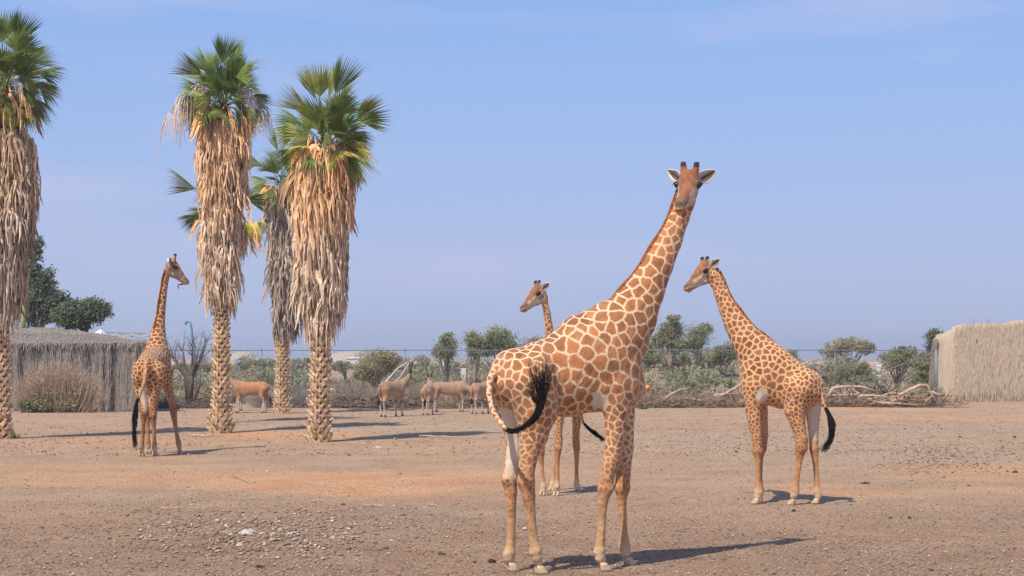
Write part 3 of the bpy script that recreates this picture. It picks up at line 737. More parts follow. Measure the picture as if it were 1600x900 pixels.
# ------------------------------------------------------------------ elands
def eland(px, fy, heading, pose, size, label, coat, yaw=0.0, Y=None):
    Y = Y or GY(fy); x = PX(px, Y); z = float(gh(x, Y))
    th = R(heading); h = Vector((math.cos(th), math.sin(th), 0)); n = Vector((-h.y, h.x, 0))
    W = lambda a, l, zz: Vector((x, Y, z)) + (h * a + n * l + Vector((0, 0, zz))) * size
    g = empty('eland', (x, Y, z), label, 'eland antelope', 'elands by the far fence')
    B = Body(.022)
    B.chain([(W(-.66, 0, 1.19), .25 * size), (W(-.25, 0, 1.13), .29 * size), (W(.2, 0, 1.10), .33 * size), (W(.46, 0, 1.14), .31 * size)], 'torso', .05, .05, n, .62)
    B.chain([(W(.35, 0, 1.34), .13 * size), (W(.6, 0, 1.34), .13 * size)], 'torso', .05, .08, n, .6)
    for l in (1, -1):
        st = .06 * l
        B.chain([(W(-.68, .08 * l, 1.08), .19 * size), (W(-.66 + st, .12 * l, .80), .11 * size), (W(-.78 + st, .13 * l, .54), .052 * size), (W(-.74 + st, .13 * l, .28), .034 * size), (W(-.73 + st, .13 * l, .12), .040 * size), (W(-.70 + st, .13 * l, .05), .038 * size)], 'leg', .03, .14)
        B.chain([(W(.48, .07 * l, 1.05), .17 * size), (W(.50 - st, .11 * l, .72), .078 * size), (W(.51 - st, .12 * l, .47), .050 * size), (W(.50 - st, .12 * l, .26), .034 * size), (W(.51 - st, .12 * l, .12), .040 * size), (W(.53 - st, .12 * l, .05), .037 * size)], 'leg', .03, .14)
    cy, sy = math.cos(yaw), math.sin(yaw)
    def HW(a, l, zz):   # head points yaw about the neck base
        da = a - .55; return W(.55 + da * cy - l * sy, da * sy + l * cy, zz)
    K = {'up': [(.55, 1.2), (.82, 1.45), (.98, 1.66), (1.34, 1.46)], 'low': [(.58, 1.15), (.92, 1.10), (1.10, 1.12), (1.34, .80)], 'graze': [(.58, 1.1), (.90, .80), (1.06, .52), (1.20, .16)]}[pose]
    B.chain([(HW(K[0][0], 0, K[0][1]), .24 * size), (HW(K[1][0], 0, K[1][1]), .155 * size), (HW(K[2][0], 0, K[2][1] - .02), .11 * size)], 'neck', .03, .08)
    B.chain([(HW(K[2][0], 0, K[2][1]), .105 * size), (HW((K[2][0] + K[3][0]) / 2, 0, (K[2][1] + K[3][1]) / 2), .085 * size), (HW(K[3][0], 0, K[3][1]), .058 * size)], 'head', .02, .03)
    B.chain([(HW(K[1][0] - .05, 0, K[1][1] - .15), .07 * size), (HW(K[1][0] - .1, 0, K[1][1] - .26), .05 * size), (HW(.65, 0, min(.85, K[1][1] - .2)), .05 * size)], 'neck', .03, .05)
    B.chain([(W(-.93, 0, 1.28), .035 * size), (W(-.99, 0, 1.0), .025 * size), (W(-.98, 0, .72), .02 * size)], 'tail', .01, .03)
    V, Q, Nn, reg = B.build(); rs = reg.astype(str)
    zr = (V[:, 2] - z) / size
    c = np.tile(np.array(coat), (len(V), 1))
    f = (1 - ss(.45, .95, zr))[:, None] * (rs == 'leg')[:, None] * .85; c = c * (1 - f) + np.array((.56, .48, .40)) * f
    kn = (ss(.08, .02, np.abs(zr - .60)) * (rs == 'leg') * ((Nn @ np.array(h)) < -.1))[:, None]; c = c * (1 - .7 * kn)
    gm = ((rs == 'neck') | (rs == 'head'))[:, None] * .45; c = c * (1 - gm) + np.array((.25, .21, .18)) * gm
    f = (1 - ss(.80, 1.15, zr))[:, None] * (rs == 'torso')[:, None] * .5; c = c * (1 - f) + np.array((.5, .42, .34)) * f
    strp = .35 * (ss(.75, 1.0, np.sin(((V - np.array((x, Y, z))) @ np.array(h)) / size * 26)) * (rs == 'torso'))[:, None] * .22
    c = c * (1 - strp) + np.array((.7, .58, .45)) * strp
    me = mesh('body', V - np.array(g.location), Q); add_attrs(me, c, c, np.full(len(V), -1.0)); link('body', me, g, None, M_coat)
    hd = (HW(K[3][0], 0, K[3][1]) - HW(K[2][0], 0, K[2][1])).normalized()
    lat = (HW(0, 1, 0) - HW(0, 0, 0)).normalized(); up = lat.cross(hd).normalized()
    if up.dot(hd.cross(Vector((0, 0, 1)).cross(hd))) < 0: up = -up
    hb = HW(K[2][0], 0, K[2][1])
    for l in (1, -1):
        b = MB(); p0 = hb + lat * l * .05 * size + up * .06 * size
        dr = (up * 1.0 - hd * .45 + lat * l * .30).normalized()
        b.tube([p0, p0 + dr * .2 * size, p0 + dr * .42 * size, p0 + (dr + lat * l * .05).normalized() * .62 * size], [.042 * size, .036 * size, .028 * size, .008 * size], 7)
        b.out('horn', M_horn, g)
        b = MB(); q = hb + lat * l * .09 * size - hd * .02
        b.tube([q, q + lat * l * .10 * size + up * .02, q + lat * l * .2 * size - hd * .04], [.02 * size, .045 * size, .008 * size], 6, True, .45); b.out('ear', M_eldark, g)
        b = MB(); q = hb + lat * l * .095 * size + hd * .07 * size
        b.tube([q - hd * .018, q, q + hd * .018], [.006, .018, .006], 6); b.out('eye', M_eye, g)
    b = MB()
    for j in range(60):
        u = random.random(); p = HW(K[0][0] - .1 + u * (K[2][0] - K[0][0]), 0, K[0][1] + u * (K[2][1] - K[0][1])) + up * (.22 - .12 * u) * size
        b.tube([p, p + up * .07 + Vector((random.uniform(-.03, .03), 0, 0))], [.02, .003], 4, False)
    b.out('mane', M_eldark, g)
    b = MB()
    for j in range(30):
        p = W(-.98, random.uniform(-.02, .02), .74); b.tube([p, p + Vector((random.uniform(-.04, .04), 0, -.12)), p + Vector((random.uniform(-.03, .03), 0, -.28))], [.015, .015, .003], 4, False)
    b.out('tail_tuft', M_hair_black, g)
    for l in (1, -1):
        st = .06 * l
        for a in (-.70 + st, .53 - st):
            p = W(a, .13 * l if a < 0 else .12 * l, 0); hoof(g, p.x, p.y, float(gh(p.x, p.y)), h, .72 * size, M_hoof_dark)
    return g
M_eldark = mat_two('dark_grey_fur', (.06, .05, .045), (.14, .11, .09), 20, .8, .15, bs=0)
TAN = (.37, .205, .11); ORG = (.42, .20, .09)
eland(389, 645, 180, 'up', 1.0, 'orange-brown eland with a dark neck and upright horns beside the palm trunk', ORG, yaw=0)
eland(397, 642, 12, 'graze', .92, 'grey eland lowering its head to graze behind the orange-brown eland', (.40, .35, .31), Y=78)
eland(613, 652, 62, 'up', 1.04, 'biggest eland at the left of the herd, walking away with head raised', TAN, yaw=R(-38))
eland(669, 648, 84, 'up', .95, 'slim eland seen from behind in the middle of the herd', (.42, .24, .13), yaw=R(10))
eland(704, 643, 8, 'low', .98, 'eland in side view facing right with lowered head and upright horns', (.36, .22, .135), yaw=R(-25))
eland(751, 646, 66, 'up', .98, 'eland seen from behind at the right of the herd next to the giraffe', (.39, .23, .135), yaw=R(-40))

# ------------------------------------------------------------------ ground
def ground():
    ys = np.concatenate([np.linspace(-80, 9, 30), np.geomspace(9.5, 130, 420), np.geomspace(132, 2650, 130)])
    us = np.linspace(-1, 1, 360); us = np.sign(us) * np.abs(us) ** 1.5
    wd = np.maximum(70, ys * .75 + 30); wd = np.where(ys > 200, ys * 1.2, wd)
    X = us[None, :] * wd[:, None]; Yg = np.repeat(ys[:, None], len(us), 1)
    Z = gh(X, Yg)
    fine = 0.012 * smooth_noise(X, Yg, 7, 8) * (1 - ss(30, 60, Yg)); Z = Z + fine
    V = np.stack([X, Yg, Z], -1).reshape(-1, 3)
    a, b_ = Z.shape; I = np.arange(a * b_).reshape(a, b_)
    Q = np.stack([I[:-1, :-1], I[:-1, 1:], I[1:, 1:], I[1:, :-1]], -1).reshape(-1, 4)
    me = mesh('ground', V, Q)
    x, y = V[:, 0], V[:, 1]; yy = np.maximum(y, 4); px = CX + x / yy * F; py = HZ + F * CH / yy
    nz = smooth_noise(x, y, .9, 21) * .5 + smooth_noise(x, y, .35, 22) * .5; nf = smooth_noise(x, y, 3.1, 23)
    def ell(X0, Y0, sx, sy, amp=1.0):
        d = ((x - X0) / sx) ** 2 + ((y - Y0) / sy) ** 2
        return amp * np.clip(1.25 - d + 1.15 * nz + .5 * nf, 0, 1)
    o = np.zeros(len(V))
    for (ex, ey, sx, sy, am) in ((590, 757, 4.0, 3.6, 1.0), (230, 745, 4.5, 2.2, .75), (450, 765, 2.2, 1.6, .8), (760, 745, 2.6, 3.0, .7), (350, 742, 2.5, 2.4, .65), (430, 680, 2.8, 3.2, 1.0), (540, 690, 2.0, 2.2, .5), (1290, 768, 1.6, 1.9, .75), (1560, 738, 3.5, 3.5, .7), (1320, 640, 6, 4.5, .75), (1560, 652, 8, 3.2, .55), (1500, 770, 3, 1.4, .3), (200, 690, 5, 3, .45), (120, 730, 3.5, 2.5, .4), (760, 700, 5, 3.5, .4)):
        Ye = GY(ey); o = np.maximum(o, ell(PX(ex, Ye), Ye, sx, sy, am))
    gr = np.zeros(len(V))
    for (ex, ey, sx, sy, am) in ((400, 830, 1.5, 1.6, .7), (1150, 690, 6, 6, .45), (1480, 715, 2.6, 3, .6), (1300, 690, 8, 5, .3), (560, 820, 1.6, 1.2, .5), (640, 670, 6, 4, .5)):
        Ye = GY(ey); gr = np.maximum(gr, ell(PX(ex, Ye), Ye, sx, sy, am))
    grn = ss(91, 102, y) * (1 - ss(180, 320, y)) * np.clip(.55 + .6 * nz, 0, 1) * (1 - .65 * ss(1290, 1330, px) * (1 - ss(1420, 1450, px)))
    sand = ss(500, 560, y) * (1 - ss(800, 900, y))
    a = me.attributes.new('soil', 'FLOAT_COLOR', 'POINT')
    a.data.foreach_set('color', np.stack([o, gr, grn, sand], 1).astype(np.float32).ravel())
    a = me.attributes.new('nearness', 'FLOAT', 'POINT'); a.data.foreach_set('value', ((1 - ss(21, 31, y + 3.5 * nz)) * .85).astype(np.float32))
    m, t, p = newmat('desert_soil', .95, .1)
    at = t.nodes.new('ShaderNodeAttribute'); at.attribute_name = 'soil'
    sp = t.nodes.new('ShaderNodeSeparateColor'); t.links.new(at.outputs['Color'], sp.inputs[0])
    n1 = noise(t, .6, 6, .65); n2 = noise(t, 9, 4, .7); n3 = noise(t, 24, 5, .8)
    n5 = noise(t, .35, 5, .6, stretch=(.6, 1.5, 1))
    c = mixrgb(t, rampf(t, n1, .35, .68), (.39, .255, .165), (.485, .335, .225))
    c = mixrgb(t, rampf(t, n5, .5, .7, 0, .55), c, (.53, .325, .185))
    c = mixrgb(t, rampf(t, n2, .52, .72, 0, .6), c, (.24, .165, .11))
    ma = t.nodes.new('ShaderNodeMath'); ma.operation = 'MULTIPLY'; t.links.new(sp.outputs[1], ma.inputs[0]); t.links.new(rampf(t, n2, .25, .6), ma.inputs[1])
    c = mixrgb(t, ma.outputs[0], c, (.45, .36, .265))
    om = t.nodes.new('ShaderNodeMath'); om.operation = 'MULTIPLY'; t.links.new(sp.outputs[0], om.inputs[0]); t.links.new(rampf(t, n2, .40, .62, 1, .6), om.inputs[1])
    c = mixrgb(t, om.outputs[0], c, mixrgb(t, rampf(t, n1, .3, .7), (.58, .285, .13), (.66, .37, .195)))
    c = mixrgb(t, rampf(t, n3, .49, .60, 0, .9), c, (.12, .08, .05))
    c = mixrgb(t, rampf(t, n3, .36, .45, .8, 0), c, (.62, .50, .38))
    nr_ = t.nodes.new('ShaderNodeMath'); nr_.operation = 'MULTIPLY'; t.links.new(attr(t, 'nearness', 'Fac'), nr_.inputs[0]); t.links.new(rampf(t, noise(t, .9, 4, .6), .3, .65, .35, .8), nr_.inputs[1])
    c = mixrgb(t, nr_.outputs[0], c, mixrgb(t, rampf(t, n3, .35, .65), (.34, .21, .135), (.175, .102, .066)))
    gn = mixrgb(t, rampf(t, noise(t, .8, 5, .7), .4, .6), (.15, .155, .10), (.30, .25, .17))
    c = mixrgb(t, sp.outputs[2], c, gn)
    c = mixrgb(t, at.outputs['Alpha'], c, (.46, .37, .28))
    t.links.new(c, p.inputs['Base Color'])
    ad = t.nodes.new('ShaderNodeMath'); ad.operation = 'ADD'; t.links.new(n2, ad.inputs[0]); t.links.new(n3, ad.inputs[1])
    bb1 = t.nodes.new('ShaderNodeBump'); bb1.inputs['Strength'].default_value = .8; bb1.inputs['Distance'].default_value = .10
    t.links.new(noise(t, 2.2, 4, .6), bb1.inputs['Height'])
    bb2 = t.nodes.new('ShaderNodeBump'); bb2.inputs['Strength'].default_value = .9; bb2.inputs['Distance'].default_value = .035
    t.links.new(ad.outputs[0], bb2.inputs['Height']); t.links.new(bb1.outputs[0], bb2.inputs['Normal']); t.links.new(bb2.outputs[0], p.inputs['Normal'])
    link('ground', me, None, None, m)['kind'] = 'structure'
ground()

# pebbles: thousands of small stones on the soil
def stones(n, name, label, sampler, smin, smax, mat, seed):
    r = np.random.default_rng(seed)
    base = np.array([(1, 0, 0), (-1, 0, 0), (0, 1, 0), (0, -1, 0), (0, 0, 1), (0, 0, -.4), (.7, .7, .3), (-.7, .7, .3), (-.7, -.7, .3), (.7, -.7, .3)], float)
    fc = np.array([(0, 6, 4), (6, 2, 4), (2, 7, 4), (7, 1, 4), (1, 8, 4), (8, 3, 4), (3, 9, 4), (9, 0, 4), (6, 0, 5), (2, 6, 5), (7, 2, 5), (1, 7, 5), (8, 1, 5), (3, 8, 5), (9, 3, 5), (0, 9, 5)])
    x, y = sampler(r, n); n = len(x)
    s = smin + (smax - smin) * r.random(n) ** 3.2
    an = r.uniform(0, 6.28, n); B = base[None] * (1 + r.uniform(-.3, .3, (n, 10, 1)))
    B = B * np.stack([np.ones(n), r.uniform(.5, 1, n), r.uniform(.3, .7, n)], 1)[:, None] * s[:, None, None]
    ca, sa = np.cos(an)[:, None], np.sin(an)[:, None]
    V = np.stack([B[..., 0] * ca - B[..., 1] * sa + x[:, None], B[..., 0] * sa + B[..., 1] * ca + y[:, None], B[..., 2] + gh(x, y)[:, None] + s[:, None] * .1 + .004], -1)
    Q = (fc[None] + (np.arange(n) * 10)[:, None, None]).reshape(-1, 3)
    me = mesh(name, V.reshape(-1, 3), Q, False)
    cc = r.random(n); a = me.attributes.new('shade', 'FLOAT', 'POINT'); a.data.foreach_set('value', np.repeat(cc, 10).astype(np.float32))
    o = link(name, me, None, None, mat); tag(o, label, 'gravel', kind='stuff')
def mat_pebble():
    m, t, p = newmat('mixed_gravel', .85, .2); f = attr(t, 'shade', 'Fac')
    r = t.nodes.new('ShaderNodeValToRGB'); t.links.new(f, r.inputs[0]); cr = r.color_ramp
    cr.elements[0].color = (.16, .115, .085, 1); cr.elements[1].color = (.62, .53, .44, 1)
    for pos, c in ((.3, (.22, .15, .10)), (.6, (.32, .22, .15)), (.85, (.40, .29, .20)), (.95, (.50, .40, .31))):
        e = cr.elements.new(pos); e.color = (*(q * 1.12 for q in c), 1)
    t.links.new(r.outputs[0], p.inputs['Base Color']); return m
M_peb = mat_pebble()
def samp_scr(y0, y1, dens=None):
    def f(r, n):
        py = r.uniform(y0, y1, n); px = r.uniform(-60, 1660, n); Y = GY(py)
        x = PX(px, Y)
        k = smooth_noise(x, Y, 1.1, 31) * .5 + .5
        keep = r.random(n) < .25 + .75 * k
        if dens is not None: keep &= r.random(n) < dens(px, py)
        return x[keep], Y[keep]
    return f
def d_near(px, py):
    return np.clip(.35 + .65 * ss(770, 800, py), 0, 1) * (1 - .85 * np.exp(-((px - 560) / 260) ** 2 - ((py - 752) / 32) ** 2))
stones(85000, 'gravel', 'small scattered pebbles over the brown soil of the foreground', samp_scr(700, 930, d_near), .005, .026, M_peb, 51)
stones(9000, 'gravel', 'small scattered pebbles over the soil around the palms and far giraffes', samp_scr(640, 712), .02, .055, M_peb, 52)
def samp_cl(cx, cy, sx, sy):
    def f(r, n):
        px = r.normal(cx, sx, n); py = np.clip(r.normal(cy, sy, n), 640, 930); Y = GY(py); return PX(px, Y), Y
    return f
stones(2600, 'gravel', 'pale stony patch of broken rock left of the foreground giraffe', samp_cl(410, 832, 115, 20), .012, .05, M_peb, 53)
stones(1500, 'gravel', 'pale stony patch beside the right-hand giraffe', samp_cl(1470, 716, 60, 14), .015, .05, M_peb, 54)
stones(2000, 'gravel', 'pale gravel spread behind the two right-hand giraffes', samp_cl(1180, 690, 150, 16), .015, .04, M_peb, 55)

M_rock = mat_two('pale_limestone', (.40, .34, .28), (.66, .60, .53), 14, .9, .15, bs=.6, bd=.02)
M_dung = mat_two('dark_dung', (.035, .024, .018), (.09, .06, .045), 30, .95, .1, bs=.6, bd=.02)
def rock_mesh(name, seed, mat, flat=.55):
    r = random.Random(seed); V = []; Fc = []; nu, nv = 6, 9
    for i in range(nu + 1):
        th = math.pi * i / nu
        for j in range(nv):
            ph = 2 * math.pi * j / nv; k = r.uniform(.75, 1.15)
            V.append((math.sin(th) * math.cos(ph) * k, math.sin(th) * math.sin(ph) * k * .75, max(-.25, math.cos(th) * flat * k)))
    for i in range(nu):
        for j in range(nv): Fc.append((i * nv + j, (i + 1) * nv + j, (i + 1) * nv + (j + 1) % nv, i * nv + (j + 1) % nv))
    me = mesh(name, V, Fc, False); me.materials.append(mat); return me
RM = [rock_mesh('stone', s, M_rock) for s in range(5)]
def place_rock(px, py, rpx, label, i, ms=RM, name='stone', cat='stone', group='pale stones on the soil'):
    Y = GY(py); x = PX(px, Y); r = rpx * Y / F
    o = link(name, ms[i % len(ms)]); o.location = (x, Y, float(gh(x, Y)) + r * .12); o.scale = (r, r, r); o.rotation_euler = (0, 0, i * 1.7)
    tag(o, label, cat, group)
place_rock(388, 836, 13, 'largest pale stone of the stony patch left of the foreground giraffe', 0)
for i, (px, py, r) in enumerate(((360, 838, 7), (375, 853, 7), (437, 829, 5), (458, 835, 7), (461, 844, 5), (265, 818, 5), (340, 814, 4.5), (300, 790, 3), (520, 842, 5), (505, 836, 4.5), (478, 846, 4), (424, 844, 4), (612, 845, 4), (418, 736, 3.5))):
    place_rock(px, py, r, ('medium' if r > 6 else 'small') + ' pale stone ' + ('just left of the largest stone' if px == 360 else 'just in front of the largest stone' if px == 375 else 'at the left end of the stony patch' if px < 290 else 'behind the largest stone, left side' if px < 350 else 'just right of the largest stone' if px < 430 else 'in the right-hand cluster of the stony patch' if px < 465 else 'at the right end of the stony patch' if px < 530 else 'alone right of the stony patch'), i + 1)
place_rock(591, 699, 4.5, 'white stone on orange sand right of the bulkiest palm', 2)
DM = [rock_mesh('dung_pile', 20 + s, M_dung, .5) for s in range(3)]
for i, (px, py, r) in enumerate(((1391, 810, 4), (1421, 810, 4.5), (1586, 740, 5), (1574, 738, 3), (1488, 740, 3), (1514, 760, 3.4), (1240, 799, 5), (1330, 790, 3), (768, 878, 9), (742, 878, 3.5), (1150, 706, 3.5), (1500, 684, 3), (1585, 685, 4.5), (675, 862, 3), (1455, 893, 5), (1210, 898, 4), (626, 740, 2.5), (455, 777, 2.5), (545, 776, 2.4))):
    place_rock(px, py, r, ('dark clump of dung on the soil ' + ('at the far right edge' if px > 1560 else 'right of the right-hand giraffe' if px > 1450 else 'in front and right of the right-hand giraffe' if px > 1350 else 'at the hooves of the right-hand giraffe' if px > 1200 and py < 850 else 'at the bottom edge' if py > 885 else 'between the two big giraffes' if px > 1000 else 'by the foreground giraffe hind hooves' if px > 700 else 'on the orange sand')) if px not in (768,) else 'largest dark dung patch, by the hind hooves of the foreground giraffe', i, DM, 'dung', 'dung', 'dung clumps on the soil')
M_stick = mat_two('dry_stick', (.38, .27, .18), (.56, .43, .31), 12, .9, .1, bs=.3)
for i, (px0, py0, px1, py1, r, lab) in enumerate(((203, 801, 232, 797, .012, 'short brown stick left of the stony patch'), (250, 797, 336, 796, .010, 'long pale stick lying beyond the stony patch'), (366, 744, 392, 758, .012, 'pale slanting twig on the orange sand'), (598, 792, 570, 790, .010, 'thin twig on the edge of the orange sand'), (525, 875, 548, 873, .008, 'tiny pale twig near the bottom of the view'), (395, 790, 420, 789, .010, 'small curved twig below the orange sand'), (655, 683, 722, 685, .03, 'bleached stick in the shadow right of the bulkiest palm'), (300, 682, 330, 683, .035, 'dry frond stalk at the foot of the second palm'))):
    b = MB(); A = Vector((PX(px0, GY(py0)), GY(py0), 0)); Bq = Vector((PX(px1, GY(py1)), GY(py1), 0)); pts = []
    for k in range(6):
        p = A.lerp(Bq, k / 5); p.x += random.uniform(-.02, .02); p.z = float(gh(p.x, p.y)) + r + .01 + .02 * math.sin(k * 1.7 + i) ** 2; pts.append(p)
    b.tube(pts, [r * (1 - .1 * k) for k in range(6)], 6); tag(b.out('stick', M_stick), lab, 'stick', 'dry sticks on the soil')

# ------------------------------------------------------------------ palms
M_trunk = mat_two('palm_trunk_fibre', (.12, .055, .03), (.28, .14, .075), 9, .95, .1, stretch=(1, 1, 2.5), bs=.7, bd=.03)
M_boot = mat_two('palm_leaf_base', (.66, .50, .33), (.92, .79, .58), 7, .85, .15, bs=.4, tint=True)
M_thatch = mat_two('dead_frond', (.55, .43, .31), (.88, .74, .58), 6, .9, .1, stretch=(3, 3, .5), bs=.5, bd=.01, tint=True)
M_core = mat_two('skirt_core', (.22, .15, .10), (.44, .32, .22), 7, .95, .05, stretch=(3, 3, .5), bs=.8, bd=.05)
M_frond = mat_leaf('palm_frond', (.085, .14, .035), (.17, .23, .07), 3.0, .3, tint=True)
M_flower = mat_two('dry_flower_stalk', (.70, .52, .40), (.86, .70, .58), 8, .9, .1, bs=0)

def boot_mesh(seed):
    r = random.Random(seed); b = MB()
    for s in (-1, 1):
        ln = r.uniform(.85, 1.15); t = .028
        V = []
        # arm: from base centre going up and sideways, tip standing proud
        for (u, wd, yy, th) in ((0, .060, .0, .03), (.5, .048, .025, .04), (1.0, .030, .06 + r.uniform(0, .04), .03)):
            cx = s * (.02 + u * .155 * ln); cz = u * .235 * ln
            dx, dz = .83 * wd, -s * 0 + .0
            for (a, c) in ((-1, 0), (1, 0), (1, 1), (-1, 1)):
                V.append((cx + a * wd * .75, yy + c * th, cz - s * a * wd * .55))
        Fc = []
        for i in range(2):
            for k in range(4): Fc.append((i * 4 + k, i * 4 + (k + 1) % 4, i * 4 + 4 + (k + 1) % 4, i * 4 + 4 + k))
        Fc += [(3, 2, 1, 0), (8, 9, 10, 11)]
        b.add(V, Fc)
    return b.data('leaf_base', M_boot, False)
BOOTS = [boot_mesh(i) for i in range(5)]

def deadfrond_mesh(seed):
    """collapsed fan leaf: stalk at the origin, frayed strips hanging down -Z, facing +Y"""
    r = random.Random(seed); b = MB()
    b.tube([(0, -.05, .35), (0, .03, .15), (0, .04, 0)], [.022, .02, .016], 4)
    ns = 8
    for i in range(ns):
        a = (i - (ns - 1) / 2) / ns * 2; L_ = r.uniform(.6, 1.3); wd = r.uniform(.04, .075)
        x = a * .05; y = .04 + r.uniform(-.02, .03); V = []; ph = r.uniform(0, 6)
        n = 5
        for k in range(n):
            u = k / (n - 1); xx = x + a * .22 * math.sin(min(1, u * 1.6) * 1.5) + .03 * math.sin(ph + u * 5); zz = -u * L_
            yy = y + .07 * math.sin(min(1, u * 1.4) * 3.0) + .035 * math.sin(ph * 2 + u * 7) + (.04 if i % 2 else 0)
            ww = wd * (1 - .75 * u ** 2); tw = ph + u * 1.8
            V += [(xx - ww * math.cos(tw * .3), yy - ww * .6 * math.sin(tw), zz), (xx, yy + ww * .7, zz), (xx + ww * math.cos(tw * .3), yy + ww * .6 * math.sin(tw), zz)]
        Fc = []
        for k in range(n - 1):
            o = k * 3; Fc += [(o, o + 1, o + 4, o + 3), (o + 1, o + 2, o + 5, o + 4)]
        b.add(V, Fc)
    return b.data('dead_frond', M_thatch, False)
DEADS = [deadfrond_mesh(i) for i in range(7)]

def fan_mesh(seed, droop, pet=1.0, blade=.95, spread=88):
    r = random.Random(seed); b = MB()
    pts = [Vector((pet * u, 0, .10 * math.sin(u * 3.0) - droop * .25 * u * u)) for u in (0, .35, .7, 1)]
    b.tube(pts, [.022, .018, .014, .010], 4)
    o = pts[-1]; ns = 24
    sl = -droop * .5
    for i in range(ns):
        a = R(-spread + 2 * spread * (i + .5) / ns) + r.uniform(-.02, .02)
        L_ = blade * (.62 + .38 * math.cos(a * .55)) * r.uniform(.88, 1.05); n = 6; V = []
        wmax = L_ * R(2 * spread / ns) * .36
        dr = droop * r.uniform(.7, 1.3); split = .55
        for k in range(n):
            u = k / (n - 1)
            d = u * L_
            zz = o.z + sl * d - dr * max(0, u - .35) ** 2 * L_ * 1.1 - abs(math.sin(a)) * .45 * d
            xx = o.x + math.cos(a) * d * (1 - .15 * max(0, u - .5) * dr); yy = math.sin(a) * d * (1 - .10 * u)
            ww = wmax * (u / split if u < split else max(.04, 1 - ((u - split) / (1 - split)) ** 1.3))
            px_, py_ = -math.sin(a) * ww, math.cos(a) * ww
            fold = ww * .55
            V += [(xx - px_, yy - py_, zz - fold), (xx, yy, zz + fold * .4), (xx + px_, yy + py_, zz - fold)]
        Fc = []
        for k in range(n - 1):
            q = k * 3; Fc += [(q, q + 1, q + 4, q + 3), (q + 1, q + 2, q + 5, q + 4)]
        b.add(V, Fc)
        if r.random() < .5:   # hair-like thread
            k = (n - 1) * 3 + 1; p = Vector(V[k]); b.tube([p, p + Vector((math.cos(a) * .05, math.sin(a) * .05, -.12 - .1 * r.random()))], [.003, .001], 3, False)
    return b.data('green_frond', M_frond, False)
FANS = [fan_mesh(i, d, p_, b_, sp_) for i, (d, p_, b_, sp_) in enumerate(((.08, 1.15, 1.0, 45), (.16, .95, .95, 55), (.35, 1.0, .85, 70), (.6, 1.0, .78, 75), (.8, .85, .78, 70), (1.0, .65, .75, 70), (.15, .35, .95, 55), (.45, .5, .85, 70)))]

def flower_mesh(seed):
    r = random.Random(seed); b = MB()
    main = [Vector((.0 + 1.3 * u, 0, .75 * math.sin(u * 2.2) - .95 * u * u)) for u in (0, .2, .4, .6, .8, 1)]
    b.tube(main, [.018, .016, .014, .012, .009, .006], 4)
    for i in range(34):
        u = r.uniform(.35, 1); k = min(4, int(u * 5)); p = main[k].lerp(main[k + 1], u * 5 - k)
        d = Vector((r.uniform(-.1, .25), r.uniform(-.2, .2), 0)); ln = r.uniform(.4, 1.0)
        b.tube([p, p + d * .6 + Vector((0, 0, -ln * .35)), p + d + Vector((0, 0, -ln))], [.008, .008, .005], 3, False)
    return b.data('flower_stalk', M_flower)
FLOW = [flower_mesh(i) for i in range(3)]

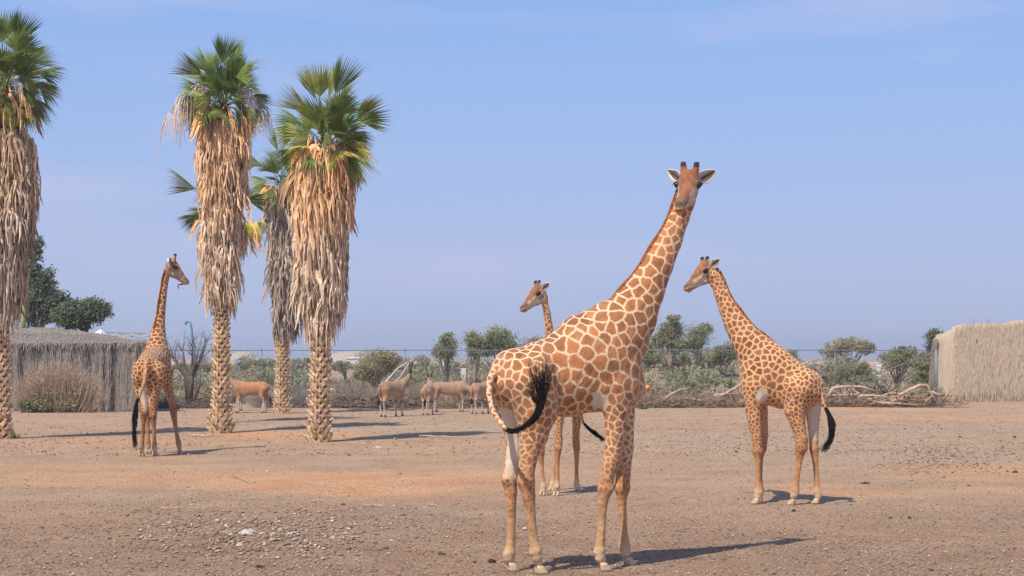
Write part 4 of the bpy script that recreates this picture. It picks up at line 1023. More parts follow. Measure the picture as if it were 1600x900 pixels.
def palm(label, Y, base_px, top_px, base_w, trunk_w, boots_py, skirt, crown_py, seed, nfr=36, ndead=230, scale=1.0, flowers=(), grey=.5, el_min=-32, yellow=.2):
    r = random.Random(seed)
    bx = PX(base_px, Y); gz = float(gh(bx, Y)); u = Y / F
    g = empty('palm_tree', (bx, Y, gz), label, 'palm tree', 'fan palms with shaggy dead skirts')
    zc = PZ(crown_py, Y) - gz; tx = (top_px - base_px) * u
    ax = lambda z: (tx * (z / zc) ** 1.3 if z > 0 else 0)
    zt = PZ(boots_py, Y) - gz
    rt = lambda z: (trunk_w * .5 * u) + (base_w - trunk_w) * .5 * u * math.exp(-z / (zt * .18 + .1))
    # trunk core
    b = MB(); n = 22
    b.tube([(ax(zc * i / n), 0, zc * i / n - (.1 if i == 0 else 0)) for i in range(n + 1)], [rt(zc * i / n) * .66 for i in range(n + 1)], 14)
    link('trunk', b.data('trunk', M_trunk), g)
    # leaf bases criss-crossing up the trunk
    per = 7; dz = .155; rows = int((zt + .25) / dz); k = 0
    while rows * per > 285: dz *= 1.05; rows = int((zt + .25) / dz)
    for j in range(rows):
        z = j * dz - .03
        for i in range(per):
            a = 2 * math.pi * (i + .5 * (j % 2)) / per + r.uniform(-.06, .06); rr = rt(z) * .66
            o = link('leaf_base', BOOTS[k % 5], g); k += 1
            s = (rt(z) / .30) * r.uniform(.8, 1.15)
            tl = r.uniform(-.1, .08) - (.05 if z < .4 else 0)
            o.matrix_local = Matrix.Translation((ax(z) + math.cos(a) * rr, math.sin(a) * rr, z + r.uniform(-.02, .02))) @ Matrix.Rotation(a - math.pi / 2, 4, 'Z') @ Matrix.Rotation(tl, 4, 'X') @ Matrix.Diagonal((s, s * r.uniform(.9, 1.3), s * .92, 1))
            v = r.uniform(.6, 1.12); o.color = (v, v * r.uniform(.88, .98), v * r.uniform(.78, .96), 1)
    # skirt
    prof = [(PZ(py, Y) - gz, w_ * .5 * u, (cx - (base_px + (top_px - base_px) * min(1, max(0, (PZ(py, Y) - gz) / zc)) ** 1.3)) * u) for py, w_, cx in skirt]   # top to bottom
    def pr(z):
        if z >= prof[0][0]: return prof[0][1], prof[0][2]
        for (z0, r0, c0), (z1, r1, c1) in zip(prof, prof[1:]):
            if z1 <= z <= z0:
                t = (z0 - z) / (z0 - z1); return r0 + (r1 - r0) * t, c0 + (c1 - c0) * t
        return prof[-1][1], prof[-1][2]
    ztop, zbot = prof[0][0], prof[-1][0]
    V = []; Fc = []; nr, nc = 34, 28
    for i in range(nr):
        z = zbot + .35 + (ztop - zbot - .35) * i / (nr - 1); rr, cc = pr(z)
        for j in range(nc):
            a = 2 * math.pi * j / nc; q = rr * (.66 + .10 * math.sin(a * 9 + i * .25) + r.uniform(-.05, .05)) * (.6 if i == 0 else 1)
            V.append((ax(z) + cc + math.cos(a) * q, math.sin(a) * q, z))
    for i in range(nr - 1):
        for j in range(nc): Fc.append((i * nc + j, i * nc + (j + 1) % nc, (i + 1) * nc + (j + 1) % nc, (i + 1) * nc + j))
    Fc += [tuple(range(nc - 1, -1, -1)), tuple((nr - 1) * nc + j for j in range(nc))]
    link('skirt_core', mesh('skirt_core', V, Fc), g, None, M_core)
    for i in range(ndead):
        f = (i + r.random()) / ndead; z = zbot + (ztop - zbot) * f
        a = i * 2.39996 + r.uniform(-.2, .2); zz = min(z + r.uniform(.45, .75), ztop + r.uniform(-.1, .12)); rr, cc = pr(z + .15)
        rr = rr * r.uniform(.60, .80)
        o = link('dead_frond', DEADS[i % 7], g)
        s = r.uniform(.65, 1.3) * (1 if rr > .4 else .8) * scale
        tilt = r.uniform(.0, .16) + (r.uniform(.1, .3) if r.random() < .12 else 0) + (.15 if f > .93 else 0)
        o.matrix_local = Matrix.Translation((ax(z) + cc + math.cos(a) * rr, math.sin(a) * rr, zz)) @ Matrix.Rotation(a - math.pi / 2, 4, 'Z') @ Matrix.Rotation(tilt, 4, 'X') @ Matrix.Rotation(r.uniform(-.12, .12), 4, 'Y') @ Matrix.Diagonal((s * r.uniform(.8, 1.3), s, s, 1))
        gc = max(0, grey - .25) / .75; c0_ = Vector((1.0, .95, .90)).lerp(Vector((.62, .61, .61)), gc)
        og = float(ss(.30, .85, f + r.uniform(-.15, .15))) * (1 - grey) + (1 - grey) * .12
        c1 = Vector((1.16, .86, .55)); c0 = c0_; c = c0.lerp(c1, og) * r.uniform(.7, 1.12)
        if r.random() < .08: c = c * .6
        o.color = (c.x, c.y, c.z, 1)
    # green crown
    zc2 = zc - .15 * scale
    for i in range(nfr):
        f = (i + .5) / nfr; el = R(el_min + (86 - el_min) * f ** .85) + r.uniform(-.12, .12); a = i * 2.39996 + r.uniform(-.25, .25)
        vi = min(5, max(0, int((1 - f) * 6))) if i % 2 else (6 if f > .55 else 7)
        o = link('green_frond', FANS[vi], g)
        s = r.uniform(.85, 1.1) * scale * (1.12 if f > .6 else .95)
        o.matrix_local = Matrix.Translation((ax(zc) + .12 * math.cos(a), .12 * math.sin(a), zc2 + .38 * f * scale)) @ Matrix.Rotation(a, 4, 'Z') @ Matrix.Rotation(-el, 4, 'Y') @ Matrix.Rotation(r.uniform(-1.2, 1.2), 4, 'X') @ Matrix.Diagonal((s, s, s, 1))
        v = r.uniform(.8, 1.55); c = (v * 1.15, v * 1.05, v * .85)
        if f < .30 and r.random() < yellow * 2.2: c = (v * 3.6, v * 2.2, v * 1.6)
        elif r.random() < yellow: c = (v * 1.9, v * 1.45, v * 1.1)
        o.color = (*c, 1)
    # browning stalks and fronds folding down under the crown
    for i in range(12):
        a = i * 2.39996 + 1; o = link('dead_frond', DEADS[i % 7], g); s = r.uniform(.8, 1.1) * scale; rr = r.uniform(.5, .85) * scale
        o.matrix_local = Matrix.Translation((ax(zc) + math.cos(a) * rr, math.sin(a) * rr, zc - .25 + r.uniform(-.2, .2))) @ Matrix.Rotation(a - math.pi / 2, 4, 'Z') @ Matrix.Rotation(r.uniform(.1, .45), 4, 'X') @ Matrix.Diagonal((s, s, s, 1))
        c = Vector((1.15, .82, .52)) * r.uniform(.7, 1.1); o.color = (c.x, c.y, c.z, 1)
    for i, (deg, s) in enumerate(flowers):
        o = link('flower_stalk', FLOW[i % 3], g)
        o.matrix_local = Matrix.Translation((ax(zc), 0, zc + .05)) @ Matrix.Rotation(R(deg), 4, 'Z') @ Matrix.Diagonal((s, s, s, 1))
    return g

palm('left palm cut off by the edge of the view, with long grey-brown skirt', 50.7, 2, 8, 33, 24, 500,
     [(205, 70, 10), (245, 70, 16), (300, 96, 10), (350, 104, 6), (400, 84, 2), (450, 62, 2), (478, 50, 2), (505, 30, 2)], 138, 61, nfr=52, ndead=250, scale=.97, grey=.62, flowers=((20, .8), (-40, .7)), el_min=-60, yellow=.12)
palm('second palm from the left, tallest crown and tan skirt, single bare scarred trunk', 54.9, 345, 349, 36, 23, 478,
     [(190, 70, 350), (230, 80, 350), (290, 76, 348), (350, 58, 346), (400, 50, 345), (440, 54, 346), (462, 46, 346), (484, 24, 346)], 164, 62, nfr=50, ndead=270, scale=.93, flowers=((180, 1.5), (205, 1.35), (160, 1.3), (190, 1.15), (-5, 1.25), (-25, 1.2), (10, 1.1)), grey=.3, yellow=.16)
palm('bulkiest palm in front with the widest orange-tan skirt and a fresh green crown', 48.8, 499, 509, 36, 29, 500,
     [(236, 80, 508), (270, 102, 504), (320, 98, 503), (380, 80, 503), (430, 70, 503), (465, 60, 502), (490, 46, 502), (520, 26, 501)], 230, 63, nfr=46, ndead=280, scale=1.0, grey=.22, flowers=((10, .4),), yellow=.22, el_min=-25)
palm('farther palm with a dull grey skirt, standing between the two big palms', 74, 441, 442, 24, 19, 515,
     [(320, 48, 444), (360, 48, 446), (420, 46, 448), (470, 42, 450), (500, 34, 450), (530, 20, 444)], 290, 64, nfr=26, ndead=170, scale=1.1, grey=1.0, yellow=.3, el_min=-40)
palm('palm hidden behind the second palm, only its yellowing fronds showing at both sides', 62, 347, 350, 24, 16, 470,
     [(360, 44, 350), (400, 44, 348), (450, 40, 347), (480, 24, 347)], 338, 65, nfr=24, ndead=90, scale=1.1, grey=.8, yellow=.6, el_min=-60)

# small green things on the ground
M_green = mat_leaf('ground_herb', (.07, .13, .03), (.16, .22, .07), 8, .2)
for i, (px, py, s, lab) in enumerate(((20, 683, .22, 'round green melon-like plant at the foot of the left palm'), (406, 886, .07, 'tiny green herb in the gravel of the foreground'), (1352, 757, .10, 'small green tuft on the bare soil at right'), (690, 866, .06, 'small grey-green tuft in front of the foreground giraffe'), (1005, 640, .3, 'green tuft at the edge of the brushwood'))):
    b = MB(); Y = GY(py); x = PX(px, Y); z = float(gh(x, Y))
    for k in range(70):
        a = random.uniform(0, 6.28); q = s * random.random(); p = Vector((x + math.cos(a) * q, Y + math.sin(a) * q, z)); d = Vector((math.cos(a) * .4, math.sin(a) * .4, random.uniform(.3, 1))) * s * .7
        sd = Vector((-math.sin(a), math.cos(a), 0)) * s * .09; b.add([p - sd, p + sd, p + d * .6 + sd * .8, p + d], [(0, 1, 2, 3)])
    tag(b.out('green_tuft', M_green), lab, 'plant', 'small plants on the soil')

# ------------------------------------------------------------------ trees and bushes
def mat_tree(name, a, b, dark):
    return mat_leaf(name, a, b, 1.3, .15)
M_lv = {'green': mat_leaf('acacia_leaf', (.25, .265, .14), (.40, .39, .23), .9, .4),
        'dark': mat_leaf('dark_evergreen_leaf', (.11, .13, .075), (.20, .22, .13), .9, .15),
        'olive': mat_leaf('olive_leaf', (.32, .29, .165), (.46, .41, .25), .9, .35),
        'dry': mat_leaf('dry_twig_leaf', (.26, .20, .14), (.38, .30, .21), .9, .1),
        'grey': mat_leaf('grey_scrub_leaf', (.32, .30, .21), (.47, .42, .32), .9, .3)}
M_bark = mat_two('grey_bark', (.20, .16, .13), (.36, .30, .25), 6, .95, .1, bs=.5)

def leaves(blobs, n, size, r, clump=.22, per=45):
    """leaf-sized faces gathered in clumps inside ellipsoid blobs; blobs=(x,y,z,rx,ry,rz) local"""
    V = []; cc = []
    vol = np.array([b_[3] * b_[5] for b_ in blobs]); vol = vol / vol.sum()
    ncl = max(6, n // per)
    for bi, b_ in enumerate(blobs):
        k = max(3, int(ncl * vol[bi])); d = r.normal(size=(k, 3)); d /= np.linalg.norm(d, axis=1)[:, None]
        rad = r.uniform(.25, 1.0, k) ** .5; c = np.array(b_[:3]) + d * rad[:, None] * np.array(b_[3:6]) * (.82 + .25 * r.random((k, 1)))
        cc.append(np.concatenate([c, np.full((k, 1), min(b_[3], b_[5]))], 1))
    cc = np.concatenate(cc); m = len(cc)
    ci = r.integers(0, m, n); ctr = cc[ci]
    sp = clump * ctr[:, 3:4] * r.uniform(.5, 1.4, (m, 1))[ci]
    p = ctr[:, :3] + r.normal(size=(n, 3)) * sp * np.array((1, 1, .65))
    a = r.normal(size=(n, 3)); a /= np.linalg.norm(a, axis=1)[:, None]; b_ = np.cross(a, r.normal(size=(n, 3))); b_ /= np.linalg.norm(b_, axis=1)[:, None]
    s = size * r.uniform(.5, 1.3, (n, 1))
    V = np.stack([p - a * s, p + b_ * s * .45, p + a * s, p - b_ * s * .45], 1).reshape(-1, 3)
    Q = np.arange(n * 4).reshape(n, 4)
    return V, Q, cc
def bare(cc, base, r, nb, thick):
    b = MB()
    idx = r.permutation(len(cc))[:nb]
    for k, i in enumerate(idx):
        e = Vector(cc[i][:3]); s = Vector(base); m1 = s.lerp(e, .35); m1.x = s.x + (e.x - s.x) * .22; m1.y = s.y + (e.y - s.y) * .22; m1.z = s.z + (e.z - s.z) * .45
        m2 = m1.lerp(e, .55) + Vector(r.normal(size=3)) * .12
        t = thick * (1 if k < 3 else .6)
        b.tube([s, m1, m2, e], [t, t * .65, t * .35, t * .1], 6)
    return b
tree_n = [0]
def tree(px, Y, base_py, blobs, kind, label, n=2600, leaf=.16, name='acacia_tree', cat='tree', group='trees beyond the fence', nb=14, thick=.13, z0=None, clump=.22):
    """blobs in photo pixels: (px, py, rx, rz)"""
    tree_n[0] += 1; r = np.random.default_rng(500 + tree_n[0])
    x = PX(px, Y); z = float(gh(x, Y)) if z0 is None else z0
    u = Y / F; g = empty(name, (x, Y, z), label, cat, group)
    bl = [((bx - px) * u, float(r.uniform(-.3, .3)), PZ(by, Y) - z, rx * u, rx * u * .8, rz * u) for bx, by, rx, rz in blobs]
    V, Q, cc = leaves(bl, int(n * 1.5), leaf * .60, r, clump * 1.1, 34)
    link('crown', mesh('crown', V, Q, False), g, None, M_lv[kind])
    b = bare(cc, (0, 0, -.1), r, nb, thick); link('trunk', b.data('trunk', M_bark), g)
    return g
# big dark trees on the earth bank at left
ZB = 3.7
tree(60, 86, 520, [(52, 478, 38, 30), (62, 440, 26, 22), (45, 410, 20, 28), (58, 385, 12, 18), (85, 470, 24, 20)], 'dark', 'tall dark evergreen tree on the earth bank behind the left palm', 9000, .15, 'evergreen_tree', group='dark trees on the earth bank', z0=ZB, thick=.2, clump=.2)
tree(132, 85, 522, [(128, 490, 36, 24), (150, 484, 24, 18), (108, 492, 26, 22)], 'dark', 'low wide dark tree on the earth bank, right of the taller one', 8000, .14, 'evergreen_tree', group='dark trees on the earth bank', z0=ZB - .1, thick=.14, clump=.2)
tree(588, 100, 612, [(590, 568, 34, 20), (605, 560, 22, 14), (570, 582, 20, 14)], 'olive', 'round olive-green acacia beyond the elands', 5200, .13, thick=.12)
tree(697, 96, 600, [(697, 545, 17, 20), (700, 528, 9, 9), (685, 552, 10, 9)], 'green', 'slim dark green tree rising above the elands', 2600, .12)
tree(741, 100, 600, [(740, 532, 14, 15), (744, 548, 16, 9)], 'green', 'small green tree left of the bushier one', 2400, .12)
tree(781, 101, 600, [(779, 530, 24, 20), (792, 545, 20, 14), (765, 546, 16, 12)], 'green', 'bushy green tree just left of the foreground giraffe rump', 4600, .13)
tree(832, 108, 590, [(832, 540, 26, 16), (810, 552, 16, 12), (880, 560, 22, 12)], 'grey', 'grey-green tree showing above the foreground giraffe back', 2600, .13)
tree(1048, 108, 580, [(1047, 520, 20, 20), (1052, 500, 11, 9), (1030, 534, 14, 10), (1060, 540, 16, 10)], 'green', 'dark green tree right behind the foreground giraffe neck', 4600, .13)
tree(1092, 110, 580, [(1090, 525, 19, 18), (1104, 515, 10, 10), (1080, 540, 12, 8)], 'green', 'lighter airy green tree right of the dark green one', 2600, .12, clump=.28)
tree(1130, 106, 585, [(1135, 550, 26, 14), (1118, 560, 18, 12)], 'green', 'spreading green tree behind the neck of the right-hand giraffe', 3000, .13)
tree(1012, 112, 580, [(1008, 548, 16, 14), (1020, 560, 22, 10)], 'green', 'low green tree under the foreground giraffe throat', 2400, .13)
tree(1326, 130, 600, [(1328, 538, 36, 11), (1305, 552, 24, 10), (1350, 545, 22, 9)], 'olive', 'flat-topped yellowish acacia beyond the fence at right', 5200, .15, nb=20)
tree(1240, 150, 595, [(1237, 556, 10, 12), (1240, 568, 14, 10)], 'green', 'small far green tree left of the flat-topped acacia', 1400, .16)
tree(1296, 104, 612, [(1290, 580, 30, 20), (1318, 572, 24, 20), (1268, 585, 20, 18)], 'grey', 'grey-green thorn bush in front of the flat-topped acacia', 4600, .13, name='thorn_bush', cat='bush')
tree(1322, 102, 615, [(1322, 590, 26, 18), (1345, 580, 14, 16)], 'green', 'darker green thorn bush beside the grey-green one', 3400, .13, name='thorn_bush', cat='bush')
tree(1402, 108, 612, [(1400, 562, 30, 17), (1425, 560, 20, 14), (1412, 548, 20, 8)], 'green', 'spreading green acacia left of the straw wall', 4200, .13)
tree(1446, 100, 615, [(1447, 570, 18, 24), (1440, 590, 18, 16)], 'green', 'green tree squeezed between fence corner and straw wall', 2800, .13)
tree(1460, 106, 615, [(1460, 526, 14, 13), (1462, 545, 14, 14)], 'dark', 'dark tree top peeking up beside the straw wall', 2400, .13)
tree(505, 150, 590, [(500, 565, 22, 12), (480, 570, 16, 10)], 'green', 'dark far tree between the two big palms', 1800, .16)
tree(388, 170, 590, [(385, 568, 20, 13), (405, 572, 18, 10)], 'green', 'round far tree right of the second palm', 2200, .18)
tree(418, 175, 590, [(420, 570, 14, 10)], 'grey', 'small grey-green far tree beside the farther palm', 1300, .18)
tree(470, 140, 592, [(468, 572, 16, 12)], 'grey', 'grey far tree just right of the farther palm', 1200, .16)
tree(540, 180, 590, [(535, 572, 22, 9)], 'green', 'low far tree under the sand hill', 1600, .18)
tree(655, 150, 590, [(652, 566, 26, 11), (635, 572, 20, 9)], 'grey', 'hazy tree left of the slim dark green tree', 2000, .17)
tree(322, 160, 590, [(316, 574, 22, 11)], 'grey', 'hazy tree between the dead tree and the second palm', 1500, .17)
tree(290, 175, 590, [(282, 575, 20, 9)], 'green', 'low far trees showing behind the dead tree', 1300, .17)
tree(1550, 104, 610, [(1548, 540, 14, 14)], 'dark', 'dark tree hidden behind the straw wall', 900, .13)

# scrub bushes: shared meshes, individual things
def scrub_mesh(kind, seed, n=420):
    r = np.random.default_rng(seed)
    V, Q, _ = leaves([(0, 0, .28, .55, .5, .28), (.35, 0, .2, .35, .3, .2), (-.3, .1, .22, .3, .3, .24)], n * 2, .045, r, .25, 14)
    me = mesh('scrub_bush', V, Q, False); me.materials.append(M_lv[kind]); return me
SC = {k: [scrub_mesh(k, i + 7 * j) for i in range(3)] for j, k in enumerate(('green', 'olive', 'dry', 'grey', 'dark'))}
def zone(px):
    for lim, tx in ((262, 'behind the left giraffe'), (330, 'around the dead tree'), (375, 'behind the second palm'), (430, 'behind the orange-brown eland'), (480, 'around the farther palm'), (530, 'behind the bulkiest palm'), (585, 'between the bulkiest palm and the round acacia'), (640, 'behind the biggest eland'), (700, 'behind the slim eland'), (745, 'behind the side-view eland'), (800, 'behind the last eland of the herd'), (1000, 'hidden behind the foreground giraffe'), (1050, 'by the foreground giraffe chest'), (1110, 'above the brushwood'), (1165, 'left of the right-hand giraffe chest'), (1290, 'behind the right-hand giraffe'), (1350, 'behind the left end of the driftwood'), (1410, 'behind the middle of the driftwood'), (9999, 'by the fence corner at the straw wall')):
        if px < lim: return tx
def bush(px, Y, s, kind, label, i, group='scrub bushes beyond the fence'):
    x = PX(px, Y); o = link('scrub_bush', SC[kind][i % 3]); o.location = (x, Y, float(gh(x, Y)) - .05); o.scale = (s, s, s * random.uniform(.8, 1.15)); o.rotation_euler = (0, 0, random.uniform(0, 6))
    tag(o, label, 'bush', group)
LAB = {'green': 'low green scrub bush on the slope beyond the fence', 'olive': 'low olive scrub bush on the slope beyond the fence', 'dry': 'dry brown scrub bush on the slope beyond the fence', 'grey': 'low grey-green scrub bush on the slope beyond the fence', 'dark': 'low dark scrub bush on the slope beyond the fence'}
rb = random.Random(77)
for i in range(190):
    Y = 91 + 75 * rb.random() ** 1.5; px = rb.uniform(240, 1470)
    if 1325 < px < 1420 and Y > 100 and rb.random() < .8: continue
    k = rb.choices(['green', 'olive', 'dry', 'grey', 'dark'], [1.6, 2.5, 5, 4, .5] if px < 900 else [4, 3, 1.5, 5, .8])[0]
    s_ = rb.uniform(.7, 2.1); bush(px, Y, s_, k, ('large ' if s_ > 1.5 else 'small ') + {'green': 'green', 'olive': 'olive', 'dry': 'dry brown', 'grey': 'grey-green', 'dark': 'dark'}[k] + ' scrub bush, ' + ('close behind the fence ' if Y < 108 else 'far up the slope ') + zone(px), i)
for i in range(75):
    Y = 112 + 90 * rb.random(); px = rb.uniform(262, 1470)
    k = rb.choice(['green', 'olive', 'grey', 'grey']); s_ = rb.uniform(1.8, 3.8)
    if 1335 < px < 1415: continue
    bush(px, Y, s_, k, ('broad ' if s_ > 3.2 else 'rounded ') + {'green': 'green', 'olive': 'olive', 'grey': 'grey-green'}[k] + ' far bush in the hazy treeline ' + zone(px), i, 'far bushes of the hazy treeline')
bush(583, 92, 1.7, 'dark', 'dark green shrub under the round olive acacia', 1)
bush(1100, 90, 3.4, 'green', 'wide green bush behind the brushwood right of the foreground giraffe', 2)
bush(1070, 92, 2.6, 'green', 'green bush close to the foreground giraffe chest behind the brushwood', 0)
bush(1355, 91, 2.6, 'dark', 'dark low shrub behind the bleached driftwood', 1)
bush(1435, 91, 2.4, 'olive', 'yellow-green shrub at the fence corner by the straw wall', 0)
# ground cover of tufts on the slope
def tufts():
    r = np.random.default_rng(91); n = 26000
    Y = 90 + 70 * r.random(n) ** 1.4; px = r.uniform(200, 1500, n); x = PX(px, Y)
    keep = (smooth_noise(x, Y, .35, 44) + r.normal(0, .35, n) > -.1) & ~((px > 1320) & (px < 1425) & (Y > 100) & (r.random(n) < .8)); x = x[keep]; Y = Y[keep]; n = len(x)
    z = gh(x, Y); a = r.uniform(0, 6.28, n); h = r.uniform(.12, .5, n); w_ = r.uniform(.03, .1, n)
    p = np.stack([x, Y, z], 1); d = np.stack([np.cos(a) * w_, np.sin(a) * w_, 0 * a], 1); t = np.stack([r.normal(0, .12, n), r.normal(0, .12, n), h], 1)
    V = np.stack([p - d, p + d, p + t], 1).reshape(-1, 3)
    me = mesh('dry_grass', V, np.arange(n * 3).reshape(n, 3), False)
    m, tt, pb = newmat('mixed_dry_grass', .9, .1); nn = noise(tt, .35, 3, .6)
    tt.links.new(mixrgb(tt, rampf(tt, nn, .4, .62), (.15, .16, .085), (.36, .28, .17)), pb.inputs['Base Color'])
    o = link('dry_grass', me, None, None, m); tag(o, 'dry grass and low ground cover on the slope beyond the fence', 'grass', kind='stuff')
tufts()

# ------------------------------------------------------------------ fence
M_metal = mat_two('galvanised_metal', (.13, .14, .16), (.22, .23, .25), 8, .5, .4, bs=0)
YF = 86.0
fence = empty('wire_fence', (PX(640, YF), YF, 0), 'tall wire fence with thin posts running behind the animals', 'fence')
x0, x1, zf = PX(228, YF), PX(1462, YF), PZ(547, YF)
b = MB(); b.tube([(x0 + (x1 - x0) * i / 24, YF, zf - .02 * math.sin(i / 24 * 3.14 * 6) ** 2) for i in range(25)], .024, 6); b.out('top_rail', M_metal, fence)
for px in (232, 409, 633, 857, 1081, 1305, 1463):
    x = PX(px, YF); z = float(gh(x, YF)); b = MB(); rr = .024 if px < 1460 else .09
    b.tube([(x, YF + .04, z - .2), (x, YF + .04, zf + .08)], rr, 8); b.tube([(x, YF + .04, zf + .08), (x, YF + .04, zf + .12)], [rr * 1.2, .01], 8); b.out('post', M_metal, fence)
b = MB(); b.tube([P(1458, 552, YF + .1), P(1325, 600, YF + .1)], .03, 6); b.out('brace', M_metal, fence)
b = MB(); b.tube([P(1330, 598, YF + .1), (PX(1325, YF), YF + .1, float(gh(PX(1325, YF), YF)))], .03, 6); b.out('brace', M_metal, fence)
def wires():
    V = []; Fc = []; n = 0; st = .30; hgt = zf - .05; t = .0035
    x = x0 - hgt
    while x < x1:
        for s in (1, -1):
            a = (x, .05) if s > 0 else (x + hgt, .05); c = (x + hgt, hgt) if s > 0 else (x, hgt)
            if a[0] < x0 or c[0] < x0 or a[0] > x1 or c[0] > x1: continue
            V += [(a[0] - t, YF, a[1]), (a[0] + t, YF, a[1]), (c[0] + t, YF, c[1]), (c[0] - t, YF, c[1]), (a[0], YF + .007, a[1]), (c[0], YF + .007, c[1])]
            Fc += [(n, n + 1, n + 2, n + 3), (n + 1, n + 4, n + 5, n + 2), (n + 4, n, n + 3, n + 5)]; n += 6
        x += st
    o = wmesh('wire_mesh', V, Fc, fence, M_metal, False); o['kind'] = 'stuff'
wires()

# ------------------------------------------------------------------ walls
def mat_straw(name, cols, sc1=3.0):
    m, t, p = newmat(name, .95, .05)
    n1 = noise(t, sc1, 5, .65, stretch=(6, 6, .35)); n2 = noise(t, .5, 4, .6); n3 = noise(t, 14, 3, .7, stretch=(5, 5, .3))
    c = mixrgb(t, rampf(t, n1, .35, .65), cols[0], cols[1]); c = mixrgb(t, rampf(t, n2, .45, .7, 0, .55), c, cols[2])
    c = mixrgb(t, rampf(t, n3, .55, .75, 0, .55), c, cols[3]); t.links.new(c, p.inputs['Base Color'])
    bump(t, p, n1, .9, .08); return m
M_straw = mat_straw('straw_thatch', [(.46, .365, .27), (.57, .46, .345), (.52, .40, .29), (.32, .24, .17)])
M_greyreed = mat_straw('weathered_reed', [(.24, .205, .175), (.38, .33, .28), (.31, .26, .215), (.12, .10, .085)])
def strands(n, fn, wmin, wmax, lmin, lmax, seed):
    r = np.random.default_rng(seed); V = []
    P0, Nr = fn(r, n)
    L_ = r.uniform(lmin, lmax, n); w_ = r.uniform(wmin, wmax, n)
    tx = np.stack([-Nr[:, 1], Nr[:, 0], 0 * L_], 1); tx /= np.maximum(np.linalg.norm(tx, axis=1), 1e-6)[:, None]
    sw = r.normal(0, .06, (n, 1)); dn = np.stack([0 * L_, 0 * L_, -L_], 1) + tx * sw * L_[:, None]
    o1 = Nr * r.uniform(.01, .05, (n, 1)); o2 = Nr * r.uniform(.02, .11, (n, 1))
    V = np.stack([P0 - tx * w_[:, None] + o1, P0 + tx * w_[:, None] + o1, P0 + dn + tx * w_[:, None] * .5 + o2, P0 + dn - tx * w_[:, None] * .5 + o2], 1).reshape(-1, 3)
    V[:, 2] = np.maximum(V[:, 2], .015)
    return V, np.arange(n * 4).reshape(n, 4)
# right wall: straw covered block with rounded corner
YR = 94.0; xr0 = PX(1466, YR); xr1 = PX(1900, YR)
gR = empty('straw_wall', ((xr0 + xr1) / 2, YR + 1.5, 0), 'high straw-thatched wall at the right edge of the enclosure', 'wall')
def rtop(x): return PZ(513, YR) + (x - xr0) * .085 * (1 - .012 * (x - xr0)) + .05 * np.sin(x * 1.7) + .03 * np.sin(x * 4.1)
def rwall():
    # plan outline: rounded left corner then along the front
    pts = []
    for k in range(3): pts.append((xr0, YR + 2.0 - k * .4, -1, 0))
    for k in range(9):
        a = math.pi + (math.pi / 2) * k / 8; pts.append((xr0 + 1.0 + 1.0 * math.cos(a), YR + 1.0 + 1.0 * math.sin(a), math.cos(a), math.sin(a)))
    k = xr0 + 1.1
    while k < xr1: pts.append((k, YR, 0, -1)); k += .12
    V = []; Fc = []; prof = [(-.1, 0), (.4, .02), (.9, .05), (1.4, .08), (1.9, .11), (2.4, .15), (2.9, .19), (3.3, .23), (3.7, .28)]
    for (x, y, nx, ny) in pts:
        T_ = float(rtop(x)) - .25 * math.exp(-(x - xr0) / .5); bl = .07 * math.sin(x * .9) + .04 * math.sin(x * 2.3 + 1)
        full = [(z, o) for z, o in prof] + [(T_ - .28, .33), (T_ - .10, .42), (T_, .62), (T_ + .06, 1.3)]
        for j, (z, o) in enumerate(full):
            o = o + bl * math.sin(z * .8) + .025 * math.sin(z * 5 + x * 5)
            V.append((x - nx * o, y - ny * o, z))
    n = len(pts); rows = 13
    for i in range(n - 1):
        for j in range(rows - 1): Fc.append((i * rows + j, (i + 1) * rows + j, (i + 1) * rows + j + 1, i * rows + j + 1))
    # roof back to rear
    base = len(V)
    for (x, y, _a, _b) in pts: V.append((max(x, xr0 + 1.4), YR + 2.2, float(rtop(x)) + .06 - .25 * math.exp(-(x - xr0) / .5)))
    for i in range(n - 1): Fc.append((i * rows + rows - 1, (i + 1) * rows + rows - 1, base + i + 1, base + i))
    for (x, y, _a, _b) in pts: V.append((x, YR + 2.2, -.1))
    for i in range(n - 1): Fc.append((base + i, base + i + 1, base + n + i + 1, base + n + i))
    wmesh('wall_face', V, Fc, gR, M_straw)
    def fn(r, n):
        x = r.uniform(xr0 + 1.0, xr1 - .2, n); z = rtop(x) * r.uniform(.08, 1.02, n) ** .8
        u = z / rtop(x); p = np.stack([x, YR + .33 * u ** 1.5 - .06, z], 1); return p, np.tile(np.array((0, -1.0, 0)), (n, 1))
    V, Q = strands(15000, fn, .008, .024, .3, .9, 71)
    def fn2(r, n):
        y = YR + .8 + 1.2 * r.random(n); z = 3.7 * r.uniform(.1, 1.0, n); return np.stack([xr0 + .3 * (z / 4) ** 1.5 - .04 + 0 * y, y, z], 1), np.tile(np.array((-1.0, 0, 0)), (n, 1))
    V2, Q2 = strands(1800, fn2, .008, .024, .3, .9, 73); Q = np.concatenate([Q, Q2 + len(V)]); V = np.concatenate([V, V2])
    o = wmesh('loose_straw', V, Q, gR, M_straw, False); o['kind'] = 'stuff'
rwall()
b = MB()
for i in range(7):
    p = Vector((PX(1522, YR + 1) + i * .22, YR + 1, float(rtop(PX(1522, YR))) - .1)); d = Vector((random.uniform(-.6, .5), 0, random.uniform(.3, .8)))
    b.tube([p, p + d * .5 + Vector((.1, 0, 0)), p + d], [.03, .02, .008], 5)
tag(b.out('dead_branch', M_stick), 'dead branches sticking up on top of the straw wall', 'branch')

